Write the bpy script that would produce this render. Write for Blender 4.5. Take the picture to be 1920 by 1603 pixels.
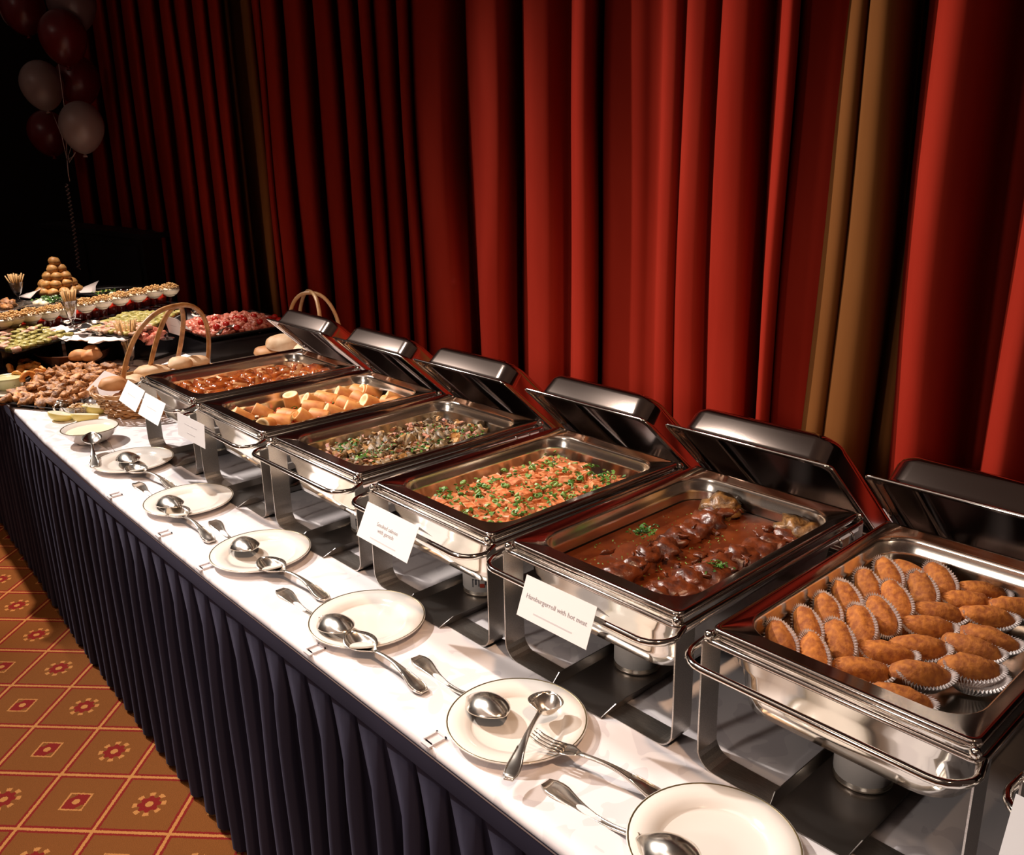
import bpy, bmesh, math, random
from math import sin, cos, pi, sqrt, radians, atan2
from mathutils import Vector, Matrix, Euler, noise
for o in list(bpy.data.objects): bpy.data.objects.remove(o)
S = bpy.context.scene
COL = S.collection
R = random.Random(7)

# ------------------------------------------------------------------ camera
CAM = Vector((0, 0, 1.616)); FPX = 1707.2; PIT, YAW, ROLL = .3065, .8462, -.0225
fw = Vector((-sin(YAW)*cos(PIT), cos(YAW)*cos(PIT), -sin(PIT)))
rt = fw.cross(Vector((0, 0, 1))).normalized(); up = rt.cross(fw)
rt, up = cos(ROLL)*rt+sin(ROLL)*up, -sin(ROLL)*rt+cos(ROLL)*up
cd = bpy.data.cameras.new('camera'); cam = bpy.data.objects.new('camera', cd); COL.objects.link(cam)
cd.sensor_width = 36; cd.lens = FPX/1920*36; cd.clip_start = .05
cam.matrix_world = Matrix(((rt.x, up.x, -fw.x, 0), (rt.y, up.y, -fw.y, 0), (rt.z, up.z, -fw.z, CAM.z), (0, 0, 0, 1)))
S.camera = cam
S.view_settings.view_transform = 'Standard'; S.view_settings.look = 'None'
S.view_settings.exposure = 0; S.view_settings.gamma = 1; S.view_settings.use_curve_mapping = False
S.cycles.caustics_reflective = False; S.cycles.caustics_refractive = False

def ray(px, py): return fw+rt*((px-960)/FPX)-up*((py-801.5)/FPX)
def at(px, py, z):                      # world point seen at a pixel, on a level of height z
    d = ray(px, py); return CAM+d*((z-CAM.z)/d.z)
def aty(px, py, y):                     # the same on an upright plane parallel to the table front
    d = ray(px, py); return CAM+d*(y/d.y)

# ------------------------------------------------------------------ world and lamps
W = bpy.data.worlds.new('world'); S.world = W; W.use_nodes = True
W.node_tree.nodes['Background'].inputs[0].default_value = (1, .62, .5, 1)
W.node_tree.nodes['Background'].inputs[1].default_value = .036
def spot(name, loc, tgt, power, size, blend, rad, col):
    l = bpy.data.lights.new(name, 'SPOT'); l.energy = power; l.spot_size = radians(size); l.spot_blend = blend
    l.shadow_soft_size = rad; l.color = col
    o = bpy.data.objects.new(name, l); COL.objects.link(o); o.location = loc
    o.rotation_euler = (Vector(tgt)-Vector(loc)).to_track_quat('-Z', 'Y').to_euler(); return o
spot('key_spotlight', (-6.5, -.3, 4.9), (-.98, .72, .60), 2150, 38, .35, .07, (1, .91, .84))
spot('dessert_spotlight', (-5.3, 1.1, 4.6), (-4.35, 1.08, .85), 1550, 29, .6, .06, (1, .80, .66))
spot('warm_table_fill', (.9, .3, 4.1), (-1.75, 1.05, .9), 330, 40, .7, .10, (1, .62, .38))  # added warm fill from the right, brightens the pan walls; no known fixture
spot('hall_spotlight', (-3.5, -3.0, 3.9), (-5.6, 1.7, 1.4), 15, 60, .9, .2, (1, .75, .65))
spot('front_fill', (-1.6, -3.3, 2.7), (-1.25, .95, .78), 210, 40, 1.0, .22, (1, .88, .80))  # added low fill from the front, reaches straps and cloth under the dishes
spot('ceiling_spotlight', (-3.1, .30, 4.2), (-1.3, 1.1, .9), 380, 50, .7, .30, (1, .9, .82))
def area(name, loc, sx, sy, power, col, spread):
    l = bpy.data.lights.new(name, 'AREA'); l.shape = 'RECTANGLE'; l.size = sx; l.size_y = sy; l.energy = power; l.color = col; l.spread = radians(spread)
    o = bpy.data.objects.new(name, l); COL.objects.link(o); o.location = loc; return o
area('overhead_fill', (-2.2, -2.9, 4.3), 7, 3, 26, (1, .72, .58), 150)  # added soft panel behind the camera, gives the silver something pale to reflect
area('table_fill_strip', (-1.7, -.55, 4.2), 4.2, .5, 9, (1, .80, .68), 90)  # added fill strip overhead, lifts the shadows on the tablecloth

# ------------------------------------------------------------------ materials
MT = {}
def mat(name, col, rough=.5, metal=0, **k):
    m = bpy.data.materials.new(name); m.use_nodes = True; b = m.node_tree.nodes['Principled BSDF']
    b.inputs['Base Color'].default_value = (*col, 1); b.inputs['Roughness'].default_value = rough; b.inputs['Metallic'].default_value = metal
    for n, v in k.items():
        i = b.inputs[n.replace('_', ' ')]; i.default_value = v
    MT[name] = m; return m
def nodes(m): return m.node_tree.nodes, m.node_tree.links, m.node_tree.nodes['Principled BSDF']
def texco(N, L, scale=(1, 1, 1), gen=False):
    t = N.new('ShaderNodeTexCoord'); mp = N.new('ShaderNodeMapping'); mp.inputs['Scale'].default_value = scale
    L.new(t.outputs['Generated' if gen else 'Object'], mp.inputs[0]); return mp.outputs[0]
def noise_col(m, c1, c2, scale, lo=.35, hi=.65, bump=0, detail=4, rnd=0, sc3=(1, 1, 1), bdist=.002):
    N, L, b = nodes(m); co = texco(N, L, sc3)
    n = N.new('ShaderNodeTexNoise'); n.inputs['Scale'].default_value = scale; n.inputs['Detail'].default_value = detail; L.new(co, n.inputs['Vector'])
    r = N.new('ShaderNodeValToRGB'); r.color_ramp.elements[0].position = lo; r.color_ramp.elements[1].position = hi
    r.color_ramp.elements[0].color = (*c1, 1); r.color_ramp.elements[1].color = (*c2, 1)
    L.new(n.outputs[0], r.inputs[0]); out = r.outputs[0]
    if rnd:
        oi = N.new('ShaderNodeObjectInfo'); h = N.new('ShaderNodeHueSaturation'); mr = N.new('ShaderNodeMapRange')
        mr.inputs[3].default_value = 1-rnd; mr.inputs[4].default_value = 1+rnd
        L.new(oi.outputs['Random'], mr.inputs[0]); L.new(mr.outputs[0], h.inputs['Value']); L.new(out, h.inputs['Color']); out = h.outputs[0]
    L.new(out, b.inputs['Base Color'])
    if bump:
        bp = N.new('ShaderNodeBump'); bp.inputs['Strength'].default_value = bump; bp.inputs['Distance'].default_value = bdist
        L.new(n.outputs[0], bp.inputs['Height']); L.new(bp.outputs[0], b.inputs['Normal'])
    return m
mat('polished_steel', (.80, .76, .70), .09, 1)
mat('mirror_steel', (.58, .51, .46), .14, 1)
mat('dome_steel', (.62, .50, .44), .12, 1)
mat('pan_steel', (.88, .80, .70), .20, 1)
noise_col(mat('brushed_steel', (.55, .52, .48), .30, 1), (.44, .41, .38), (.60, .56, .52), 60, sc3=(1, 12, 12))
mat('dark_steel', (.30, .275, .26), .28, 1)
mat('silver', (.88, .82, .74), .20, 1)
mat('porcelain', (.80, .74, .68), .12, 0, Coat_Weight=.6)
mat('gilt', (.16, .12, .06), .3, .6)
mat('paper', (.86, .83, .82), .7)
mat('print_ink', (.33, .30, .32), .8)
mat('faint_ink', (.62, .59, .60), .8)
mg = mat('glass', (1, 1, 1), .02); N_, L_g, b_ = mg.node_tree.nodes, mg.node_tree.links, None
tr_ = N_.new('ShaderNodeBsdfTransparent'); gl_ = N_.new('ShaderNodeBsdfGlossy'); gl_.inputs['Roughness'].default_value = .05
lw_ = N_.new('ShaderNodeLayerWeight'); lw_.inputs['Blend'].default_value = .35; mx_ = N_.new('ShaderNodeMixShader')
L_g.new(lw_.outputs['Facing'], mx_.inputs[0]); L_g.new(tr_.outputs[0], mx_.inputs[1]); L_g.new(gl_.outputs[0], mx_.inputs[2]); L_g.new(mx_.outputs[0], N_['Material Output'].inputs['Surface'])
mat('clear_plastic', (.66, .62, .64), .25)
mat('black_plastic', (.018, .018, .022), .3)
mat('black_paint', (.006, .005, .006), .5)
mat('pane_black', (.012, .012, .015), .12)
noise_col(mat('wicker', (.45, .22, .08), .45), (.30, .13, .04), (.58, .30, .11), 30)
noise_col(mat('pale_cane', (.6, .36, .17), .4), (.50, .27, .11), (.66, .42, .22), 25)
noise_col(mat('bread', (.72, .50, .28), .7), (.62, .34, .15), (.84, .66, .46), 14, bump=.2)
noise_col(mat('bread_dark', (.6, .3, .12), .6), (.50, .20, .06), (.75, .42, .20), 14, bump=.2)
noise_col(mat('crumb_crust', (.42, .15, .02), .8), (.24, .060, .007), (.44, .145, .018), 110, bump=.9, rnd=.15)
mat('fluted_paper', (.80, .74, .72), .75, Subsurface_Weight=0)
noise_col(mat('roll_crust', (.72, .33, .10), .55), (.50, .17, .04), (.67, .30, .085), 30, bump=.1, rnd=.12)
mat('roll_crumb', (.80, .60, .34), .85)
noise_col(mat('glaze', (.42, .09, .015), .14, 0, Coat_Weight=.8), (.16, .022, .006), (.44, .11, .02), 45, bump=.25)
noise_col(mat('roast_meat', (.62, .36, .18), .6), (.50, .22, .08), (.74, .46, .24), 60, bump=.4)
noise_col(mat('salmon', (.82, .36, .20), .5), (.50, .13, .04), (.72, .33, .14), 90, bump=.35, rnd=.12)
mat('tomato_bits', (.70, .11, .05), .3)
mat('pale_bits', (.78, .58, .40), .5)
noise_col(mat('herb', (.05, .20, .02), .5), (.012, .06, .006), (.08, .22, .022), 50)
noise_col(mat('spring_onion', (.12, .32, .05), .45), (.035, .15, .012), (.22, .36, .08), 40)
noise_col(mat('mushroom', (.40, .28, .17), .5), (.04, .024, .012), (.29, .19, .09), 55, bump=.5, rnd=.25)
noise_col(mat('ham', (.52, .24, .17), .5), (.28, .09, .06), (.52, .26, .16), 60, bump=.4, rnd=.2)
noise_col(mat('golden_cube', (.64, .38, .15), .55), (.32, .14, .03), (.52, .29, .10), 60, bump=.3, rnd=.15)
mat('skewer_wood', (.55, .36, .16), .6)
noise_col(mat('gravy', (.26, .035, .010), .30, 0, Coat_Weight=.1), (.085, .015, .0035), (.14, .029, .006), 25, bump=.3)
noise_col(mat('gravy_meat', (.25, .05, .02), .36, 0, Coat_Weight=.12), (.045, .009, .003), (.17, .036, .008), 45, bump=.7, bdist=.005)
noise_col(mat('browned_meat', (.25, .12, .03), .4), (.05, .02, .006), (.24, .115, .03), 70, bump=.8, bdist=.005)
noise_col(mat('pork_patty', (.5, .22, .07), .6), (.13, .045, .010), (.52, .24, .085), 65, bump=.8, rnd=.25, bdist=.006)
noise_col(mat('tartare', (.62, .17, .12), .35), (.36, .05, .035), (.66, .26, .18), 70, bump=.8, bdist=.008)
mat('cherry_tomato', (.45, .018, .012), .2)
noise_col(mat('green_canape', (.36, .33, .07), .5), (.16, .14, .02), (.46, .42, .13), 80, bump=.5, rnd=.15)
noise_col(mat('pink_canape', (.6, .3, .22), .5), (.48, .16, .12), (.75, .55, .40), 80, rnd=.15)
mat('cream', (.84, .74, .55), .35)
noise_col(mat('nut_crumb', (.5, .27, .08), .6), (.34, .15, .03), (.70, .45, .17), 90, bump=.4)
mat('red_jelly', (.50, .028, .012), .10, 0, Coat_Weight=.6)
noise_col(mat('choux', (.55, .28, .08), .5), (.42, .18, .04), (.66, .38, .13), 40, bump=.2, rnd=.15)
mat('green_sauce', (.50, .52, .30), .3)
mat('lemon_flesh', (.86, .80, .58), .3)
mat('lemon_peel', (.80, .66, .20), .4)
mat('napkin', (.80, .74, .73), .8)
noise_col(mat('cookie_ring', (.62, .25, .05), .5), (.50, .16, .02), (.75, .36, .09), 50, bump=.3)
mat('copper_bowl', (.17, .07, .035), .25, .5)
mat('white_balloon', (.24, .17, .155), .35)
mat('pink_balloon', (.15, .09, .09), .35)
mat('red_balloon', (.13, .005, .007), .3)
mat('ribbon', (.55, .40, .36), .5)
mat('tray_black', (.02, .018, .018), .25, .3)
mat('can_metal', (.72, .68, .60), .25, 1)
mat('can_label', (.62, .58, .54), .4)
mat('can_ink', (.05, .05, .06), .5)
mat('can_red', (.5, .06, .03), .5)

def velvet(name, c1, c2, sheen):
    m = mat(name, c1, .95, 0, Sheen_Weight=sheen[3], Sheen_Roughness=.45, Specular_IOR_Level=.02)
    nodes(m)[2].inputs['Sheen Tint'].default_value = (*sheen[:3], 1)
    noise_col(m, c1, c2, 5, lo=.3, hi=.7, detail=6, sc3=(1, 1, .25)); return m
velvet('red_velvet', (.205, .0125, .006), (.27, .020, .010), (1, .12, .05, .02))
velvet('gold_lining', (.12, .042, .011), (.16, .058, .016), (.9, .5, .25, .02))
velvet('navy_cloth', (.020, .018, .031), (.028, .025, .043), (.5, .48, .66, .08))

def cloth_material():                   # woven damask: flower sprays show as a change of sheen and a slight tone
    m = mat('damask', (.80, .75, .74), .55); N, L, b = nodes(m); co = texco(N, L, (1, 1, 0))
    v = N.new('ShaderNodeTexVoronoi'); v.inputs['Scale'].default_value = 4.2; v.inputs['Randomness'].default_value = .7; L.new(co, v.inputs['Vector'])
    n = N.new('ShaderNodeTexNoise'); n.inputs['Scale'].default_value = 9; n.inputs['Detail'].default_value = 1.0; n.inputs['Distortion'].default_value = 2.5; L.new(co, n.inputs['Vector'])
    s = N.new('ShaderNodeVectorMath'); s.operation = 'SUBTRACT'; L.new(co, s.inputs[0]); 
    sc = N.new('ShaderNodeVectorMath'); sc.operation = 'SCALE'; sc.inputs['Scale'].default_value = 1.0; L.new(v.outputs['Position'], sc.inputs[0]); L.new(sc.outputs[0], s.inputs[1])
    sp = N.new('ShaderNodeSeparateXYZ'); L.new(s.outputs[0], sp.inputs[0])
    a = N.new('ShaderNodeMath'); a.operation = 'ARCTAN2'; L.new(sp.outputs[0], a.inputs[0]); L.new(sp.outputs[1], a.inputs[1])
    a6 = N.new('ShaderNodeMath'); a6.operation = 'MULTIPLY'; a6.inputs[1].default_value = 6; L.new(a.outputs[0], a6.inputs[0])
    si = N.new('ShaderNodeMath'); si.operation = 'SINE'; L.new(a6.outputs[0], si.inputs[0])
    th = N.new('ShaderNodeMath'); th.operation = 'MULTIPLY_ADD'; th.inputs[1].default_value = .09; th.inputs[2].default_value = .30; L.new(si.outputs[0], th.inputs[0])
    lt = N.new('ShaderNodeMath'); lt.operation = 'LESS_THAN'; L.new(v.outputs['Distance'], lt.inputs[0]); L.new(th.outputs[0], lt.inputs[1])
    g = N.new('ShaderNodeMath'); g.operation = 'GREATER_THAN'; g.inputs[1].default_value = .56; L.new(n.outputs[0], g.inputs[0])
    mx = N.new('ShaderNodeMath'); mx.operation = 'MAXIMUM'; L.new(lt.outputs[0], mx.inputs[0]); L.new(g.outputs[0], mx.inputs[1])
    mi = N.new('ShaderNodeMix'); mi.data_type = 'RGBA'; mi.inputs['A'].default_value = (.79, .745, .75, 1); mi.inputs['B'].default_value = (.70, .655, .67, 1)
    L.new(mx.outputs[0], mi.inputs['Factor']); L.new(mi.outputs['Result'], b.inputs['Base Color'])
    rr = N.new('ShaderNodeMapRange'); rr.inputs[3].default_value = .6; rr.inputs[4].default_value = .38; L.new(mx.outputs[0], rr.inputs[0]); L.new(rr.outputs[0], b.inputs['Roughness'])
    return m
cloth_material()

def carpet_material():
    m = mat('carpet', (.3, .12, .03), .95, 0, Specular_IOR_Level=.1); N, L, b = nodes(m); co = texco(N, L)
    def M(op, a, bb=None, c=None):
        n = N.new('ShaderNodeMath'); n.operation = op
        for i, x in enumerate((a, bb, c)):
            if x is None: continue
            if isinstance(x, (int, float)): n.inputs[i].default_value = x
            else: L.new(x, n.inputs[i])
        return n.outputs[0]
    wob = N.new('ShaderNodeTexNoise'); wob.inputs['Scale'].default_value = 260; L.new(co, wob.inputs['Vector'])
    wb = M('MULTIPLY', M('SUBTRACT', wob.outputs[0], .5), .035)
    sp = N.new('ShaderNodeSeparateXYZ'); L.new(co, sp.inputs[0])
    X = M('ADD', sp.outputs[0], 2.24); Y = M('SUBTRACT', M('ADD', sp.outputs[1], M('MULTIPLY', X, .035)), .583)
    P = .2832
    u = M('ADD', M('DIVIDE', M('ADD', X, Y), P), wb); v = M('ADD', M('DIVIDE', M('SUBTRACT', X, Y), P), wb)
    def fr(x): return M('SUBTRACT', M('FRACT', M('ADD', x, .5)), .5)     # -.5..+.5, 0 on a line
    au, av = M('ABSOLUTE', fr(u)), M('ABSOLUTE', fr(v))
    near = M('MINIMUM', au, av)
    gold = M('LESS_THAN', near, .022)
    red = M('MULTIPLY', M('LESS_THAN', near, .058), M('GREATER_THAN', near, .0219))
    cu, cv = M('SUBTRACT', M('FRACT', u), .5), M('SUBTRACT', M('FRACT', v), .5)
    acu, acv = M('ABSOLUTE', cu), M('ABSOLUTE', cv)
    r2 = M('SQRT', M('ADD', M('MULTIPLY', cu, cu), M('MULTIPLY', cv, cv)))
    ang = M('ARCTAN2', cu, cv)
    pet = M('SINE', M('MULTIPLY', ang, 8)); par = M('FRACT', M('MULTIPLY', M('ADD', M('FLOOR', u), M('MULTIPLY', M('FLOOR', v), -1)), .5))
    tb = M('GREATER_THAN', par, .25); ta = M('SUBTRACT', 1, tb)
    # flower: red ring of petals, gold dots round it
    ringA = M('MULTIPLY', M('LESS_THAN', r2, M('MULTIPLY_ADD', pet, .02, .14)), M('GREATER_THAN', r2, .055))
    dotA = M('MULTIPLY', M('MULTIPLY', M('LESS_THAN', r2, .215), M('GREATER_THAN', r2, .155)), M('GREATER_THAN', pet, .0))
    cenA = M('LESS_THAN', r2, .05)
    mxx = M('MAXIMUM', acu, acv)
    inB = M('LESS_THAN', mxx, .16); edB = M('MULTIPLY', inB, M('GREATER_THAN', mxx, .135))
    cor = M('GREATER_THAN', M('MULTIPLY', cu, cv), .004)
    redB = M('MULTIPLY', M('MULTIPLY', inB, M('LESS_THAN', M('MULTIPLY', cu, cv), .006)), M('GREATER_THAN', r2, .05))
    goldA = M('MULTIPLY', ta, M('MAXIMUM', dotA, cenA)); redA = M('MULTIPLY', ta, ringA)
    goldB = M('MULTIPLY', tb, M('MAXIMUM', edB, M('LESS_THAN', r2, .05))); redBB = M('MULTIPLY', tb, redB)
    goldT = M('MAXIMUM', gold, M('MAXIMUM', goldA, goldB)); redT = M('MAXIMUM', red, M('MAXIMUM', redA, redBB))
    nb = N.new('ShaderNodeTexNoise'); nb.inputs['Scale'].default_value = 420; L.new(co, nb.inputs['Vector'])
    base = N.new('ShaderNodeMix'); base.data_type = 'RGBA'; base.inputs['A'].default_value = (.115, .037, .008, 1); base.inputs['B'].default_value = (.18, .062, .014, 1); L.new(nb.outputs[0], base.inputs['Factor'])
    m1 = N.new('ShaderNodeMix'); m1.data_type = 'RGBA'; m1.inputs['B'].default_value = (.15, .010, .008, 1); L.new(base.outputs['Result'], m1.inputs['A']); L.new(redT, m1.inputs['Factor'])
    m2 = N.new('ShaderNodeMix'); m2.data_type = 'RGBA'; m2.inputs['B'].default_value = (.36, .155, .045, 1); L.new(m1.outputs['Result'], m2.inputs['A']); L.new(goldT, m2.inputs['Factor'])
    L.new(m2.outputs['Result'], b.inputs['Base Color'])
    bp = N.new('ShaderNodeBump'); bp.inputs['Strength'].default_value = .5; bp.inputs['Distance'].default_value = .004; L.new(nb.outputs[0], bp.inputs['Height']); L.new(bp.outputs[0], b.inputs['Normal'])
carpet_material()

# ------------------------------------------------------------------ mesh helpers
def mesh_data(name, V, F, mats, smooth=True, mi=None):
    me = bpy.data.meshes.new(name); me.from_pydata([tuple(v) for v in V], [], F)
    for m in (mats if isinstance(mats, (list, tuple)) else [mats]): me.materials.append(MT[m])
    if mi: me.polygons.foreach_set('material_index', mi)
    me.polygons.foreach_set('use_smooth', [smooth]*len(F)); me.update(); return me
def obj(name, me, parent=None, loc=(0, 0, 0), rot=(0, 0, 0), scale=(1, 1, 1)):
    o = bpy.data.objects.new(name, me); COL.objects.link(o); o.location = loc; o.rotation_euler = rot; o.scale = scale
    if parent: o.parent = parent
    return o
def tag(o, label, cat, group=None, kind=None):
    o['label'] = label; o['category'] = cat
    if group: o['group'] = group
    if kind: o['kind'] = kind
    return o
def thing(name, label, cat, loc=(0, 0, 0), rot=(0, 0, 0), group=None):
    return tag(obj(name, None, None, loc, rot), label, cat, group)
def struct(o): o['kind'] = 'structure'; return o
def dup(root, loc=None, rot=None, label=None, parent=None):
    c = root.copy(); COL.objects.link(c)
    if parent: c.parent = parent
    for ch in root.children: dup(ch, parent=c)
    if loc is not None: c.location = loc
    if rot is not None: c.rotation_euler = rot
    if label: c['label'] = label
    return c
class MB:
    def __init__(s): s.V = []; s.F = []; s.M = []
    def add(s, VF, mi=0, mx=None):
        V, F = VF; n = len(s.V)
        s.V += [mx @ Vector(v) for v in V] if mx is not None else [Vector(v) for v in V]
        s.F += [tuple(i+n for i in f) for f in F]; s.M += [mi]*len(F); return s
    def data(s, name, mats, smooth=True): return mesh_data(name, s.V, s.F, mats, smooth, s.M)
    def make(s, name, mats, parent=None, smooth=True, **k): return obj(name, s.data(name, mats, smooth), parent, **k)
def box(c, d):
    x, y, z = c; a, b, h = d[0]/2, d[1]/2, d[2]/2
    V = [(x+i*a, y+j*b, z+k*h) for i in (-1, 1) for j in (-1, 1) for k in (-1, 1)]
    return V, [(0, 1, 3, 2), (4, 6, 7, 5), (0, 4, 5, 1), (2, 3, 7, 6), (0, 2, 6, 4), (1, 5, 7, 3)]
def loft(loops, closed=True, cap0=True, cap1=True):
    n = len(loops[0]); V = [v for l in loops for v in l]; F = []
    for i in range(len(loops)-1):
        for j in range(n if closed else n-1):
            k = (j+1) % n; F.append((i*n+j, i*n+k, (i+1)*n+k, (i+1)*n+j))
    if cap0: F.append(tuple(range(n))[::-1])
    if cap1: F.append(tuple(range((len(loops)-1)*n, len(loops)*n)))
    return V, F
def lathe(prof, n=24, cap0=False, cap1=False, sx=1, sy=1):
    return loft([[(r*cos(2*pi*j/n)*sx, r*sin(2*pi*j/n)*sy, z) for j in range(n)] for r, z in prof], True, cap0, cap1)
def rrect(w, l, r, z, n=5, cx=0, cy=0):
    P = []; r = min(r, w/2-1e-4, l/2-1e-4)
    for qx, qy, a0 in ((1, 1, 0), (-1, 1, 90), (-1, -1, 180), (1, -1, 270)):
        for i in range(n+1):
            a = radians(a0+90*i/n); P.append((cx+qx*(w/2-r)+r*cos(a), cy+qy*(l/2-r)+r*sin(a), z))
    return P
def tube(pts, r, n=8, closed=False, flat=1.0):
    P = [Vector(p) for p in pts]; m = len(P); loops = []; prev = None
    rr = r if isinstance(r, (list, tuple)) else [r]*m
    for i, p in enumerate(P):
        a = P[(i-1) % m] if (closed or i) else p; b = P[(i+1) % m] if (closed or i < m-1) else p
        t = (b-a).normalized()
        if prev is None:
            u = t.cross(Vector((0, 0, 1)))
            if u.length < .1: u = t.cross(Vector((1, 0, 0)))
        else: u = prev-t*prev.dot(t)
        u.normalize(); prev = u; w = t.cross(u)
        loops.append([p+u*(rr[i]*cos(2*pi*j/n))+w*(rr[i]*flat*sin(2*pi*j/n)) for j in range(n)])
    if closed:
        loops.append(loops[0]); return loft(loops, True, False, False)
    return loft(loops)
ICO = {}
def ico(lv):
    if lv not in ICO:
        b = bmesh.new(); bmesh.ops.create_icosphere(b, subdivisions=lv, radius=1); b.verts.index_update()
        ICO[lv] = ([v.co.copy() for v in b.verts], [tuple(v.index for v in f.verts) for f in b.faces]); b.free()
    return ICO[lv]
def blob(seed, s, lv=2, amp=.2, f=1.6, sq=0):
    V, F = ico(lv); off = Vector((seed*3.7, seed*1.3, seed*.7)); out = []
    for v in V:
        k = 1+amp*noise.noise(v*f+off)*2
        p = v.copy()
        if sq: p = Vector([math.copysign(abs(c)**(1-sq), c) for c in p])
        out.append(Vector((p.x*s[0], p.y*s[1], p.z*s[2]))*k)
    return out, F
def rcube(s, seed, amp=.12, b=.18):     # a cut cube of food: chamfered, uneven, few faces
    V = []; rg = random.Random(seed)
    for z, k in ((-.5, .86), (-.5+b, 1), (.5-b, 1), (.5, .84)):
        V.append([(x*s[0]*k/2+rg.uniform(-amp, amp)*s[0]/2, y*s[1]*k/2+rg.uniform(-amp, amp)*s[1]/2, z*s[2]+rg.uniform(-amp, amp)*s[2]/3) for x, y in ((-1, -.8), (-.8, -1), (.8, -1), (1, -.8), (1, .8), (.8, 1), (-.8, 1), (-1, .8))])
    return loft(V)
def scatter(name, n, place, size, mats, parent=None, rg=None, curl=True):   # many tiny flecks joined in one mesh
    rg = rg or R; mb = MB()
    for _ in range(n):
        p, nz = place(); s = size*rg.uniform(.6, 1.4)
        mx = Matrix.Translation(p) @ Euler((rg.uniform(-.6, .6), rg.uniform(-.6, .6), rg.uniform(0, 6.3))).to_matrix().to_4x4()
        h = s*.35 if curl else s*.1
        V = [(-s, -s*.5, 0), (0, -s*.6, h), (s, -s*.3, 0), (s*.9, s*.5, h*.3), (0, s*.45, h*1.3), (-s*.9, s*.55, h*.4), (0, 0, -h)]
        F = [(0, 1, 4, 5), (1, 2, 3, 4), (0, 6, 1), (1, 6, 2), (2, 6, 3), (3, 6, 4), (4, 6, 5), (5, 6, 0)]
        mb.add((V, F), rg.randrange(len(mats)), mx)
    o = mb.make(name, mats, parent, smooth=False); o['kind'] = 'stuff'; return o

TZ = .75
ORD = ['first', 'second', 'third', 'fourth', 'fifth', 'sixth', 'seventh', 'eighth', 'ninth', 'tenth', 'eleventh', 'twelfth', 'thirteenth', 'fourteenth', 'fifteenth', 'sixteenth', 'seventeenth', 'eighteenth', 'nineteenth', 'twentieth', 'twenty-first', 'twenty-second', 'twenty-third', 'twenty-fourth', 'twenty-fifth', 'twenty-sixth', 'twenty-seventh', 'twenty-eighth', 'twenty-ninth', 'thirtieth', 'thirty-first']
# ------------------------------------------------------------------ the room
struct(MB().add(box((-4, .5, -.02), (16, 14, .04))).make('floor', 'carpet', smooth=False))
mat('dark_wall', (.02, .010, .009), .9)
struct(MB().add(box((-4, 3.35, 1.9), (16, .1, 3.8))).make('wall_back', 'dark_wall', smooth=False))
struct(MB().add(box((-9.5, .5, 1.9), (.1, 6, 3.8))).make('wall_left', 'dark_wall', smooth=False))

# ------------------------------------------------------------------ curtains
CY = 2.2
def cx_of(px, y): return aty(px, 300, y).x
def curtain(name, label, material, pts, lean=0, flare=0, seed=1, z0=.02, z1=3.6):
    # pts: (pixel column at mid height, depth) -> plan curve hung vertically; smooth interpolation between points
    P = [Vector((cx_of(px, CY+dy), CY+dy)) for px, dy in pts]
    Q = []
    for i in range(len(P)-1):
        a, b, c, d = P[max(i-1, 0)], P[i], P[i+1], P[min(i+2, len(P)-1)]
        for k in range(4):
            t = k/4; Q.append(.5*((2*b)+(c-a)*t+(2*a-5*b+4*c-d)*t*t+(3*b-a-3*c+d)*t**3))
    Q.append(P[-1]); n = len(Q); xm = sum(q.x for q in Q)/n
    rows = 26; loops = []
    for r in range(rows+1):
        z = z0+(z1-z0)*r/rows; dz = 1.55-z; L_ = []
        for i, q in enumerate(Q):
            s = noise.noise(Vector((q.x*4+seed, z*.8, 0)))*.022; s2 = noise.noise(Vector((q.x*5, z*1.1, seed+9)))*.016
            L_.append((q.x+s+lean*dz+flare*dz*(q.x-xm), q.y+s2, z))
        loops.append(L_)
    me = mesh_data(name, *loft(loops, False, False, False), material)
    o = obj(name, me); tag(o, label, 'curtain')
    sm = o.modifiers.new('cloth_thickness', 'SOLIDIFY'); sm.thickness = .006; sm.offset = 1
    return o
def folds(edges, end, front=-.07, back=.10):
    pts = []
    for i, e in enumerate(edges):
        px, w = e[0], (edges[i+1][0] if i+1 < len(edges) else end)-e[0]; d = e[1] if len(e) > 1 else 1
        f, bk = front*d, back*d+(0 if d > .6 else -.01)
        pts += [(px, f*.15), (px+.13*w, f*.9), (px+.34*w, f*1.02), (px+.56*w, f*.72), (px+.76*w, bk*.35), (px+.91*w, bk), (px+.98*w, bk*.8)]
    return pts
curtain('stage_curtain', 'dark red velvet stage curtain at far left beyond the balloons', 'red_velvet',
        folds([(140,), (178,), (215,), (242,), (270,), (300,), (339,), (366, .8), (400,), (425,)], 451, -.06, .09), seed=3)
curtain('curtain_lining', 'narrow strip of brown curtain lining between two dark red curtains', 'gold_lining',
        [(440, .11), (452, .06), (457, .02), (463, .10), (482, .12), (486, .02), (494, -.01), (503, .04), (508, .11)], seed=2)
curtain('stage_curtain', 'widest red velvet stage curtain, hanging behind the chafing dishes', 'red_velvet',
        [(498, .12)]+folds([(503, .6), (515,), (557,), (613, .8), (655,), (694,), (722, .7), (762,), (789, .9), (891, 1.1), (985, .45), (1076, 1.1), (1138, .22), (1242, .22), (1282, .35), (1349, .7), (1450, 1.1), (1483, .18)], 1578), seed=5)
curtain('curtain_lining', 'broad brown curtain lining fold hanging right of the widest red curtain', 'gold_lining',
        [(1556, .12), (1561, .03), (1575, -.035), (1592, -.04), (1602, -.01), (1612, -.05), (1635, -.065), (1660, -.04), (1680, .03), (1692, .12), (1700, .14)], lean=-.03, flare=.25, seed=7)
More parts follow.
